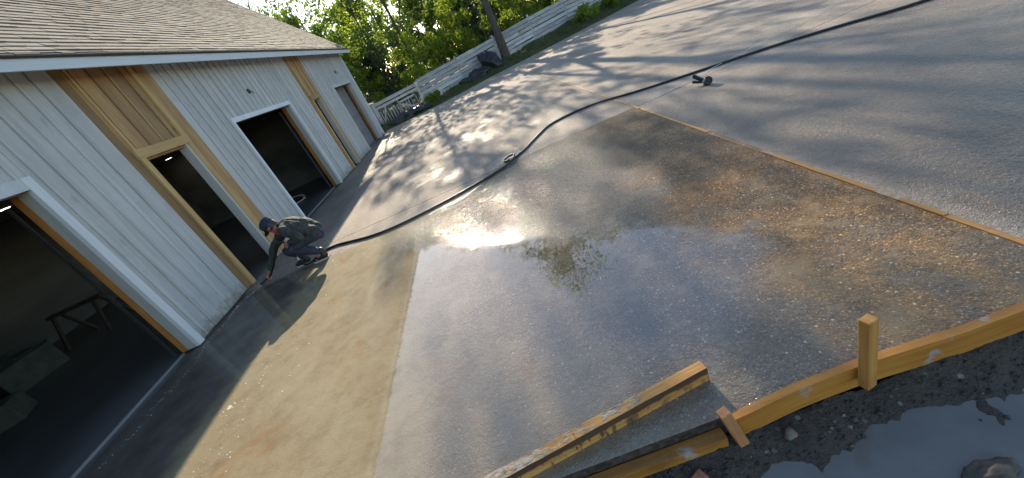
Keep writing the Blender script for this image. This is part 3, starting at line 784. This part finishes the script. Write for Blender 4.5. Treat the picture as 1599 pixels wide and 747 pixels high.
# tarp heaps at the slab's far edge
lump('tarp_heap', (-3.75, 20.6, -.12), (.95, .5, .32), M['tarp'], 'long low black tarp heap lying in front of the gate', 'tarp', 3, 4, .5)
lump('tarp_heap', (1.15, 23.2, .02), (.62, .55, .82), M['tarp'], 'tall black tarp-covered heap beside the big tree trunk', 'tarp', 7, 4, .4)
lump('tarp_heap', (.0, 22.6, -.02), (.8, .45, .35), M['tarp'], 'low black tarp heap left of the tall one by the fence', 'tarp', 9, 4, .5)
lump('pale_boulder', (11.4, 27.2, .25), (.45, .4, .4), plain('pale_stone', (.5, .52, .55), .7), 'pale boulder at the top edge by the fence', 'rock', 2, 3, .3)

# ================================================================ TREES
def leaf_cloud(rng, clumps, nleaf, sig, size, flat=.55):
    """nleaf diamond leaves scattered about clump centres (weights by radius)"""
    C = np.array([c[:3] for c in clumps]); Rr = np.array([c[3] for c in clumps])
    w = Rr ** 2; idx = rng.choice(len(C), nleaf, p=w / w.sum())
    d = rng.normal(size=(nleaf, 3)); d /= np.linalg.norm(d, axis=1)[:, None]
    rad = (rng.random(nleaf) ** .45)[:, None] * Rr[idx][:, None] * sig
    c = C[idx] + d * rad * np.array([1, 1, .75])
    nrm = rng.normal(size=(nleaf, 3)) + np.array([0, 0, flat]); nrm /= np.linalg.norm(nrm, axis=1)[:, None]
    t = np.cross(nrm, rng.normal(size=(nleaf, 3))); t /= np.linalg.norm(t, axis=1)[:, None]
    b = np.cross(nrm, t)
    s = size * rng.uniform(.65, 1.35, nleaf)[:, None]
    droop = nrm * s * .12
    V = np.stack([c - t * s, c - b * s * .55 + droop, c + t * s, c + b * s * .55 + droop], 1).reshape(-1, 3)
    F = np.arange(nleaf * 4).reshape(-1, 4)
    return V, F
def tree(name, loc, H, rad, base, seed, label, leaf='leaf_b', nleaf=5000, size=.13, trunk_r=.16, lean=(0, 0), nclump=42, group='trees behind the fence', limbs=9, cat='tree', fill=1.0):
    rng = np.random.default_rng(seed)
    t = empty(name, loc, label, cat, group)
    lx, ly = lean
    def axis(u): return Vector((lx * u + .25 * rad * .3 * math.sin(u * 4 + seed), ly * u + .2 * rad * .3 * math.cos(u * 3.3 + seed * 2), H * u))
    m = MB(); n = 10
    m.tube([axis(.92 * i / n) - (Vector((axis(0).x, axis(0).y, .4)) if i == 0 else Vector((axis(0).x, axis(0).y, 0))) for i in range(n + 1)], [trunk_r * (1.35 if i == 0 else 1) * (1 - .86 * i / n) for i in range(n + 1)], 8)
    sh = Vector((axis(0).x, axis(0).y, 0))
    clumps = []
    for k in range(nclump):
        u = base + (1 - base) * (k + rng.random()) / nclump
        v = (u - base) / (1 - base)
        prof = math.sin(math.pi * min(1, .12 + .86 * v)) ** .6
        rr = rad * prof * (.25 + .75 * rng.random() ** .5)
        a = rng.random() * 2 * math.pi
        p = axis(u) - sh + Vector((rr * math.cos(a), rr * math.sin(a), rng.normal() * .25))
        clumps.append((p.x, p.y, p.z, rad * .30 * rng.uniform(.6, 1.35)))
    for k in sorted(rng.choice(nclump, min(limbs, nclump), replace=False)):
        p = Vector(clumps[k][:3]); u0 = max(.12, p.z / H - .16 - .1 * rng.random()); s = axis(u0) - sh
        md = s.lerp(p, .55) + Vector((0, 0, .35)); r0 = trunk_r * (1 - .86 * u0 / .92) * .55
        m.tube([s, md, p], [r0, r0 * .6, r0 * .25], 5, cap=False)
    m.build('trunk', M['bark'], t)
    V, F = leaf_cloud(rng, clumps, int(nleaf * fill), 1.0, size)
    link('crown', fast_mesh('crown', V, F, M[leaf]), None, t)
    return t
GT = ground_z
def at(x, y): return (x, y, GT(x, y) - .02)
# the big trunk in front of the fence
tree('maple_tree', at(2.12, 24.3), 16.5, 4.2, .36, 1, 'big tree with thick bare trunk standing in front of the fence', 'leaf_b', 3000, .105, .24, (-.35, .3), 26, 'trees by the fence', 12)
# tall crowns behind the fence: tops follow the outline mirrored in the wet slab
tall = [(-8.2, 27.5, 8.6, 2.4, .30, 'leaf_b', 'slender tree rising just behind the far garage corner', 3600, (.2, 0)),
        (-5.4, 29.5, 8.6, 2.6, .30, 'leaf_a', 'yellow-green tree right of the garage roof end', 3600, (.3, 0)),
        (-2.9, 27.6, 11.8, 2.2, .30, 'leaf_c', 'dark-leaved tree behind the white gate', 3000, (-.3, 0)),
        (.5, 29.5, 17.6, 2.9, .60, 'leaf_b', 'tall tree behind the fence left of the tarp heaps', 5200, (-.3, 0)),
        (-1.6, 33.0, 14.8, 2.8, .50, 'leaf_a', 'tall bright tree behind the big front trunk', 2600, (-.3, 0)),
        (4.6, 29.5, 15.6, 3.5, .34, 'leaf_b', 'broad tree behind the fence right of the big trunk', 3600, (.3, 0)),
        (8.2, 31.5, 16.4, 3.6, .32, 'leaf_a', 'bright broad tree behind the right part of the fence', 5000, (-.3, 0)),
        (11.6, 31.0, 15.8, 3.6, .30, 'leaf_b', 'tree behind the fence near the top edge of the picture', 5000, (.3, 0)),
        (15.5, 33.0, 17.5, 4.0, .30, 'leaf_b', 'tall tree at the far right end of the fence', 5000, (0, 0)),
        (20.5, 33.0, 17.5, 4.2, .30, 'leaf_a', 'rightmost tall tree beyond the fence, seen in the wet reflection', 5000, (0, 0))]
for i, (x, y, H, rd_, bs, lf, lab, nl, ln) in enumerate(tall):
    tree('leafy_tree', at(x, y), H, rd_, bs, 20 + i, lab, lf, int(nl * 1.55), .095, .13 if H < 12 else .16, ln, 36, 'tall trees behind the fence', 9, fill=.58)
# bare leaning trunk behind the roof
tree('leaning_tree', at(-11.2, 33), 15.5, 2.2, .55, 55, 'sparse tree with dark leaning trunk behind the roof', 'leaf_b', 900, .09, .34, (-4.5, 0), 24, None, 12)
# saplings and bushes that close the view just behind the fence
rs = random.Random(21); k = 0
cnt = {}
for i, x in enumerate(np.linspace(-8.5, 17, 19)):
    y = fence_y(x) + 2.2 + rs.uniform(0, 3.6); H = rs.uniform(3.4, 6.8); r_ = rs.uniform(1.1, 1.7)
    lf = ('leaf_a', 'leaf_b', 'leaf_a', 'leaf_c')[i % 4]
    lab = 'thin leafy sapling showing between garage and gate post' if x < -3 else ('thin leafy sapling behind the left half of the plank fence' if x < 4 else 'thin leafy sapling behind the right half of the plank fence')
    ordn = ['first', 'second', 'third', 'fourth', 'fifth', 'sixth', 'seventh', 'eighth', 'ninth', 'tenth', 'eleventh']
    cnt[lab] = cnt.get(lab, -1) + 1; lab = lab.replace('thin leafy sapling', ordn[cnt[lab]] + ' thin leafy sapling from the left')
    tree('sapling', at(x, y), H, r_, .24, 100 + i, lab, lf, 5200, .07, .055, (rs.uniform(-.6, .6), 0), 26, 'saplings behind the gate' if x < -3 else ('saplings behind the left fence' if x < 4 else 'saplings behind the right fence'), 6)
# the wood beyond reads as one mass
rng = np.random.default_rng(77)
cl = []
for k in range(900):
    x = rng.uniform(-34, 52); y = rng.uniform(40, 62); z = rng.uniform(.5, 9.5) * (1 if x > -14 else .62) 
    cl.append((x, y, z, rng.uniform(.9, 1.8)))
V, F = leaf_cloud(rng, cl, 140000, 1.0, .24)
tag(link('woodland', fast_mesh('woodland', V, F, M['leaf_b']), None), 'dense green woodland far behind the fence', 'woodland', kind='stuff')
m = MB(); rs = random.Random(4)
for k in range(46):
    x = rs.uniform(-24, 40); y = rs.uniform(36, 50); H = rs.uniform(5, 10); lx = rs.uniform(-.8, .8)
    m.tube([(x, y, -.2), (x + lx * .4, y, H * .5), (x + lx, y, H)], [.10, .07, .03], 6)
tag(m.build('woodland_trunks', M['bark']), 'thin dark trunks inside the far woodland', 'woodland', kind='stuff')

# bushes and grass on the bank
for i, (x, y, s_, lab) in enumerate([(7.1, 25.0, .75, 'round green bush at the foot of the fence top right'), (9.3, 26.0, .55, 'small bright bush right of the round one by the fence'), (-2.45, 21.6, .45, 'bright low weeds at the foot of the gate post'), (-7.6, 24.6, 1.1, 'dark bush behind the pickets at the garage corner')]):
    rng = np.random.default_rng(300 + i); cl = [(rng.normal() * s_ * .5, rng.normal() * s_ * .4, s_ * (.25 + .6 * rng.random()), s_ * .45) for _ in range(14)]
    t = empty('bush', at(x, y), lab, 'bush', 'bushes along the fence')
    V, F = leaf_cloud(rng, cl, 1100, 1.0, .07); link('foliage', fast_mesh('foliage', V, F, M['leaf_a' if i < 3 else 'leaf_c']), None, t)
    m = MB()
    for k in range(5): m.tube([(0, 0, -.1), (cl[k][0] * .6, cl[k][1] * .6, cl[k][2])], [.02, .006], 5)
    m.build('stem', M['bark'], t)
rng = np.random.default_rng(9); N = 16000
gx = rng.uniform(-8, 15, N); ge = np.array([edge_y(v) for v in gx]); gf = np.array([fence_y(v) for v in gx])
u = rng.random(N); gy = ge - .05 + (gf + 1.0 - ge) * u
keep = ~((gx < -4.4) & (gy < 18.3)); gx, gy = gx[keep], gy[keep]; N = len(gx)
dens = np.sin(gx * 1.9) * np.sin(gy * 2.3 + gx) + rng.normal(size=N) * .5; hgt = np.clip(.10 + .09 * dens, .03, .4) * rng.uniform(.6, 1.5, N)
gz = np.array([ground_z(a, b) for a, b in zip(gx, gy)])
a = rng.random(N) * 6.28; wv = .014
ln = rng.normal(size=(N, 2)) * .05
V = np.stack([np.stack([gx - wv * np.cos(a), gy - wv * np.sin(a), gz - .01], 1), np.stack([gx + wv * np.cos(a), gy + wv * np.sin(a), gz - .01], 1), np.stack([gx + ln[:, 0], gy + ln[:, 1], gz + hgt], 1)], 1).reshape(-1, 3)
tag(link('grass', fast_mesh('grass', V, np.arange(N * 3).reshape(-1, 3), M['grass']), None), 'rough grass on the bank between slab and fence', 'grass', kind='stuff')

# ================================================================ THE WORKER
from mathutils import noise as mnoise
def blob(name, chains, mat, parent, vox=.009, fold=0.0, smooth=5):
    """tapered chains of overlapping balls fused into one continuous surface; fold raises cloth creases"""
    bm = bmesh.new()
    for ch_ in chains:
        for p, q_ in zip(ch_, ch_[1:]):
            p, q_ = np.array(p[:4]), np.array(q_[:4]); d = np.linalg.norm(q_[:3] - p[:3]); n = max(2, int(d / (min(p[3], q_[3]) * .35)) + 1)
            for i in range(n + 1):
                c = p + (q_ - p) * i / n
                bmesh.ops.create_icosphere(bm, subdivisions=2, radius=c[3], matrix=Matrix.Translation(c[:3]))
    me = bpy.data.meshes.new(name); bm.to_mesh(me); bm.free()
    o = bpy.data.objects.new(name, me); COL.objects.link(o)
    r_ = o.modifiers.new('remesh', 'REMESH'); r_.mode = 'VOXEL'; r_.voxel_size = vox; r_.use_smooth_shade = True
    sm_ = o.modifiers.new('smooth', 'SMOOTH'); sm_.factor = .5; sm_.iterations = smooth
    dg = bpy.context.evaluated_depsgraph_get(); dg.update()
    ev = bpy.data.meshes.new_from_object(o.evaluated_get(dg)); bpy.data.objects.remove(o)
    if fold:
        nr = [v.normal.copy() for v in ev.vertices]
        for v, nn in zip(ev.vertices, nr):
            c = v.co
            k = mnoise.noise(Vector((c.x * 9, c.y * 9, c.z * 17))) + .6 * abs(mnoise.noise(Vector((c.x * 22 + 3, c.y * 20, c.z * 34))))
            v.co = c + nn * (k * fold)
        ev.update()
    ev.polygons.foreach_set('use_smooth', [True] * len(ev.polygons)); ev.materials.clear(); ev.name = name
    return link(name, ev, mat, parent)
M['skin'] = plain('skin', (.36, .17, .11), .55, var=.1)
M['jacket'] = plain('olive_jacket', (.038, .042, .036), .85, var=.35, scale=14, bump=.6)
M['jeans'] = plain('dark_jeans', (.028, .036, .060), .8, var=.4, scale=16, bump=.6)
M['cap'] = plain('navy_cap', (.018, .022, .045), .8, var=.3, scale=20, bump=.3)
M['shirt'] = plain('red_shirt', (.48, .045, .03), .8, var=.2)
M['boot'] = plain('dark_boot', (.022, .020, .020), .45, var=.3)
M['sole'] = plain('pale_sole', (.42, .42, .40), .6, var=.2)
wk = empty('person', (-3.4, 5.5, 0), 'worker in navy cap and olive jacket crouching to touch the wet slab', 'person')
O = Vector((-3.4, 5.5, 0))
def P3(x, y, z, r_, r2=None): return (x - O.x, y - O.y, z, r_) if r2 is None else (x - O.x, y - O.y, z, r_, r2)
hip = (-3.13, 5.55, .41); lh = (-3.12, 5.45, .40); rh = (-3.14, 5.65, .39)
lk = (-3.49, 5.38, .36); la = (-3.20, 5.47, .12); lt = (-3.33, 5.45, .035)
rk = (-3.70, 5.60, .30); ra = (-3.56, 5.62, .10); rt = (-3.71, 5.61, .035)
ch = (-3.40, 5.54, .66); nk = (-3.535, 5.54, .715); hd = (-3.625, 5.535, .765)
ls = (-3.40, 5.36, .665); le = (-3.22, 5.28, .50); lw = (-3.44, 5.33, .485)
rsd = (-3.55, 5.70, .64); re = (-3.92, 5.68, .40); rw = (-4.18, 5.61, .12)
# one continuous body
blob('body', [[P3(-3.17, 5.55, .43, .075), P3(-3.27, 5.545, .55, .075), P3(*ch, .07), P3(*nk, .048), P3(*hd, .06)],
              [P3(-3.17, 5.55, .43, .07), P3(-3.18, 5.46, .41, .06), P3(*lk, .048), P3(*la, .036), P3(*lt, .028)],
              [P3(-3.17, 5.55, .43, .07), P3(-3.19, 5.64, .40, .06), P3(*rk, .048), P3(*ra, .036), P3(*rt, .028)],
              [P3(*ch, .06), P3(*ls, .042), P3(*le, .036), P3(*lw, .028), P3(-3.49, 5.34, .475, .026)],
              [P3(*ch, .06), P3(*rsd, .042), P3(*re, .036), P3(*rw, .027), P3(-4.225, 5.60, .075, .026)]], M['skin'], wk, .010)
def hand(w, dirv, side):
    w = Vector(w); d = Vector(dirv).normalized(); s_ = Vector(side).normalized(); nn = d.cross(s_)
    for k, (ofs, ln_) in enumerate(((-.027, .060), (-.009, .070), (.009, .066), (.026, .052))):
        a = w + d * .055 + s_ * ofs; b = a + d * ln_ * .5 + nn * .012; c = b + d * ln_ * .28 + nn * .030
        MB().tube([a - d * .02, a, b, c], [.009, .009, .0085, .007], 6).build('finger', M['skin'], wk).location = -O
    a = w + d * .012 - s_ * .028; b = a - s_ * .022 + d * .03; c = b + d * .028 + nn * .014
    MB().tube([a, b, c], [.011, .010, .008], 6).build('thumb', M['skin'], wk).location = -O
hand((-4.19, 5.605, .115), (-.55, -.05, -.72), (0, 1, 0))
hand((-3.45, 5.335, .485), (-.9, .1, -.2), (.2, .1, .95))
# clothing over it
blob('jacket', [[P3(-3.15, 5.48, .47, .105), P3(-3.25, 5.47, .565, .118), P3(-3.39, 5.47, .655, .108)],
                [P3(-3.15, 5.62, .47, .105), P3(-3.25, 5.62, .565, .118), P3(-3.39, 5.61, .655, .108)],
                [P3(-3.25, 5.545, .57, .13), P3(*ch, .115), P3(-3.475, 5.54, .695, .078)],
                [P3(-3.39, 5.44, .66, .10), P3(*ls, .080), P3(-3.30, 5.31, .565, .066), P3(*le, .060), P3(-3.31, 5.30, .487, .052), P3(-3.40, 5.325, .487, .044)],
                [P3(-3.42, 5.63, .655, .10), P3(*rsd, .082), P3(-3.75, 5.69, .51, .068), P3(*re, .060), P3(-4.13, 5.625, .165, .044)]], M['jacket'], wk, .008, .013, 4)
blob('trousers', [[P3(-3.22, 5.55, .52, .10), P3(-3.155, 5.55, .43, .115), P3(-3.125, 5.55, .385, .10)],
                  [P3(-3.15, 5.49, .41, .105), P3(-3.30, 5.43, .40, .092), P3(*lk, .074), P3(-3.36, 5.42, .26, .066), P3(-3.235, 5.46, .155, .056)],
                  [P3(-3.15, 5.61, .41, .105), P3(-3.40, 5.62, .37, .092), P3(*rk, .078), P3(-3.64, 5.61, .22, .066), P3(-3.575, 5.62, .14, .056)]], M['jeans'], wk, .008, .011, 4)
for a_, t_ in ((la, lt), (ra, rt)):
    bo = blob('boot', [[P3(a_[0], a_[1], .150, .050), P3(a_[0] + .012, a_[1], .060, .048), P3(a_[0] - .10, a_[1] - .005, .052, .042), P3(a_[0] - .165, a_[1] - .008, .046, .034)]], M['boot'], wk, .008, .003)
    bx, by = a_[0] - O.x, a_[1] - O.y
    MB().add([(bx + .065, by - .035, 0), (bx + .065, by + .035, 0), (bx - .08, by + .045, 0), (bx - .19, by + .03, 0), (bx - .21, by - .005, 0), (bx - .19, by - .035, 0), (bx - .08, by - .045, 0)] +
             [(bx + .06, by - .035, .022), (bx + .06, by + .035, .022), (bx - .08, by + .045, .02), (bx - .19, by + .03, .02), (bx - .21, by - .005, .02), (bx - .19, by - .035, .02), (bx - .08, by - .045, .02)],
             [(6, 5, 4, 3, 2, 1, 0), (7, 8, 9, 10, 11, 12, 13)] + [(i, (i + 1) % 7, 7 + (i + 1) % 7, 7 + i) for i in range(7)]).build('sole', M['sole'], bo)
blob('collar', [[P3(-3.475, 5.47, .635, .058), P3(-3.53, 5.49, .640, .056), P3(-3.575, 5.51, .675, .050)]], M['shirt'], wk, .008, .006)
# head: nose, ears, eyes; looking down at the hand
HM = Matrix.Translation(Vector(hd) - O) @ Matrix.Rotation(R(180), 4, 'Z') @ Matrix.Rotation(R(38), 4, 'Y')     # local +x is where the face looks
def hp(m, name, mat, par=wk):
    o = m.build(name, mat, par); o.matrix_local = HM; return o
hbm = MB(); hbm.lathe([(.02, -.125), (.05, -.11), (.066, -.07), (.076, -.02), (.080, .03), (.072, .075), (.045, .105), (.012, .115)], 16, Matrix.Scale(1.12, 4, (1, 0, 0)))
head = hp(hbm, 'head', M['skin'])
hp(MB().add([(.080, -.014, -.035), (.080, .014, -.035), (.108, 0, -.04), (.086, 0, .012)], [(0, 1, 2), (0, 2, 3), (1, 3, 2), (0, 3, 1)]), 'nose', M['skin'])
for s_ in (-1, 1):
    hp(MB().lathe([(.004, -.012), (.018, -.008), (.022, 0), (.016, .008), (.004, .01)], 10, Matrix.Translation((-.005, s_ * .080, -.015)) @ Matrix.Rotation(R(90), 4, 'X')), 'ear', M['skin'])
    hp(MB().lathe([(.002, -.010), (.010, -.004), (.011, .002), (.003, .009)], 8, Matrix.Translation((.080, s_ * .030, .006)) @ Matrix.Rotation(R(90), 4, 'Y')), 'eye', M['boot'])
hp(MB().tube([(.079, -.024, -.068), (.088, 0, -.070), (.079, .024, -.068)], .006, 6), 'mouth', M['brick'])
hp(MB().lathe([(.078, -.06), (.086, -.02), (.088, .02)], 14, Matrix.Translation((-.018, 0, 0))), 'hair', M['boot'])
cp = MB(); cp.lathe([(.096, .018), (.100, .035), (.098, .075), (.084, .110), (.05, .130), (.012, .136)], 18, Matrix.Scale(1.13, 4, (1, 0, 0)))
cap = hp(cp, 'cap', M['cap'])
bv_ = []; 
for k in range(13):
    a = -R(78) + R(156) * k / 12; bv_.append((.104 * math.cos(a) * 1.08, .098 * math.sin(a), .024)); bv_.append((.104 * math.cos(a) + .085 * max(0, math.cos(a)) ** .7, .105 * math.sin(a), .024 - .030 * math.cos(a)))
br = MB().add(bv_ + [(x, y, z + .006) for x, y, z in bv_], [(2 * k, 2 * k + 1, 2 * k + 3, 2 * k + 2) for k in range(12)] + [(26 + 2 * k, 26 + 2 * k + 2, 26 + 2 * k + 3, 26 + 2 * k + 1) for k in range(12)] + [(2 * k + 1, 26 + 2 * k + 1, 26 + 2 * k + 3, 2 * k + 3) for k in range(12)])
brim = br.build('brim', M['cap'], cap)
wk.location.x += .075; wk.location.y -= .06
# small fitting on the hose by the knee
MB().lathe([(.016, 0), (.022, .005), (.022, .03), (.016, .035), (.016, .06)], 10, Matrix.Translation(Vector((-3.50, 5.36, .18)) - O)).build('hose_fitting', M['metal'], wk)

# ================================================================ SMALL THINGS ON THE GROUND
rng = np.random.default_rng(12)
m = MB(); rs = random.Random(6)
def fleck(x, y, r_, z=0.0):
    n = 7; vs = [(x, y, z + r_ * .45)]; e = rs.uniform(.55, 1); a0 = rs.uniform(0, 6.28)
    for k in range(n):
        a = 6.283 * k / n; dx, dy = r_ * math.cos(a), r_ * e * math.sin(a) * rs.uniform(.8, 1.1)
        vs.append((x + dx * math.cos(a0) - dy * math.sin(a0), y + dx * math.sin(a0) + dy * math.cos(a0), z + .001))
    m.add(vs, [(0, 1 + k, 1 + (k + 1) % n) for k in range(n)])
for k in range(95):                                   # flecks drifting on the sunlit slurry
    cx, cy, s_ = rs.choice(((-3.05, 2.5, .30), (-2.9, 3.0, .28), (-2.85, 2.2, .2), (-2.7, 3.3, .3), (-3.05, 1.9, .12)))
    fleck(cx + rs.gauss(0, s_ * .6), cy + rs.gauss(0, s_), rs.choice((.003, .004, .005, .007, .009)))
for k in range(300):                                   # line of suds along the foot of the wall
    y = rs.uniform(2.6, 5.5) if k < 200 else rs.uniform(4.7, 5.5); x = -4.40 + .05 * math.sin(y * 2.2) + .03 * math.sin(y * 7) + (.12 if y > 5 else 0) * (y - 5) / .5 + rs.gauss(0, .022)
    fleck(x, y, rs.uniform(.002, .007) * rs.uniform(.6, 1.3))
for k in range(90):
    fleck(-2.35 + rs.gauss(0, .5), 4.6 + rs.gauss(0, .5), rs.uniform(.002, .004))
tag(m.build('foam', M['foam']), 'white soap flecks drifting on the wet slab', 'foam', kind='stuff')
# grit and clods in the mud
m = MB(); rs = random.Random(15)
def pebble(m, x, y, z, r_):
    pts = [Vector((rs.uniform(-1, 1), rs.uniform(-1, 1), rs.uniform(-.6, .8))).normalized() * rs.uniform(.7, 1.1) for _ in range(0)]
    vs = []
    for (a, b, c) in ((1, 0, 0), (-1, 0, 0), (0, 1, 0), (0, -1, 0), (0, 0, .8), (0, 0, -.6)): vs.append((x + r_ * (a + rs.uniform(-.25, .25)), y + r_ * (b + rs.uniform(-.25, .25)), z + r_ * (c + rs.uniform(-.2, .2))))
    m.add(vs, [(0, 2, 4), (2, 1, 4), (1, 3, 4), (3, 0, 4), (2, 0, 5), (1, 2, 5), (3, 1, 5), (0, 3, 5)])
for k in range(2600):
    x = rs.uniform(-.6, 2.6); y = rs.uniform(.2, 1.06) if rs.random() < .7 else rs.uniform(.8, 1.06)
    if y > 1.045: continue
    z = mud_z(x, y)
    if z < -.186 and rs.random() < .93: continue
    pebble(m, x, y, z + .002, rs.choice((.003, .004, .005, .007, .011)) * rs.uniform(.7, 1.5))
tag(m.build('gravel', M['mud']), 'dark grit and clods scattered over the mud', 'gravel', kind='stuff')
m = MB()
for k in range(110):
    x = rs.uniform(-.3, 2.4); y = rs.uniform(.3, 1.03); z = mud_z(x, y)
    if z < -.186: continue
    pebble(m, x, y, z + .003, rs.uniform(.004, .011))
tag(m.build('gravel', M['rock']), 'pale pebbles lying in the mud', 'gravel', kind='stuff')
lump('rock', (1.14, .665, -.20), (.10, .05, .04), M['mud_rock'], 'flat brown rock breaking the surface of the muddy puddle', 'rock', 5, 4, .28)
lump('rock', (.66, 1.00, -.15), (.03, .025, .03), M['rock'], 'small pale stone in the mud below the form board', 'rock', 6, 2, .4)
o = MB().box(-.05, .05, -.028, .028, -.02, .022).build('brick_chunk', M['brick'], bevel=.006); o.location = (.20, .955, -.165); o.rotation_euler = (R(12), R(-8), R(25)); tag(o, 'broken red brick chunk in the mud at the bottom edge', 'brick')
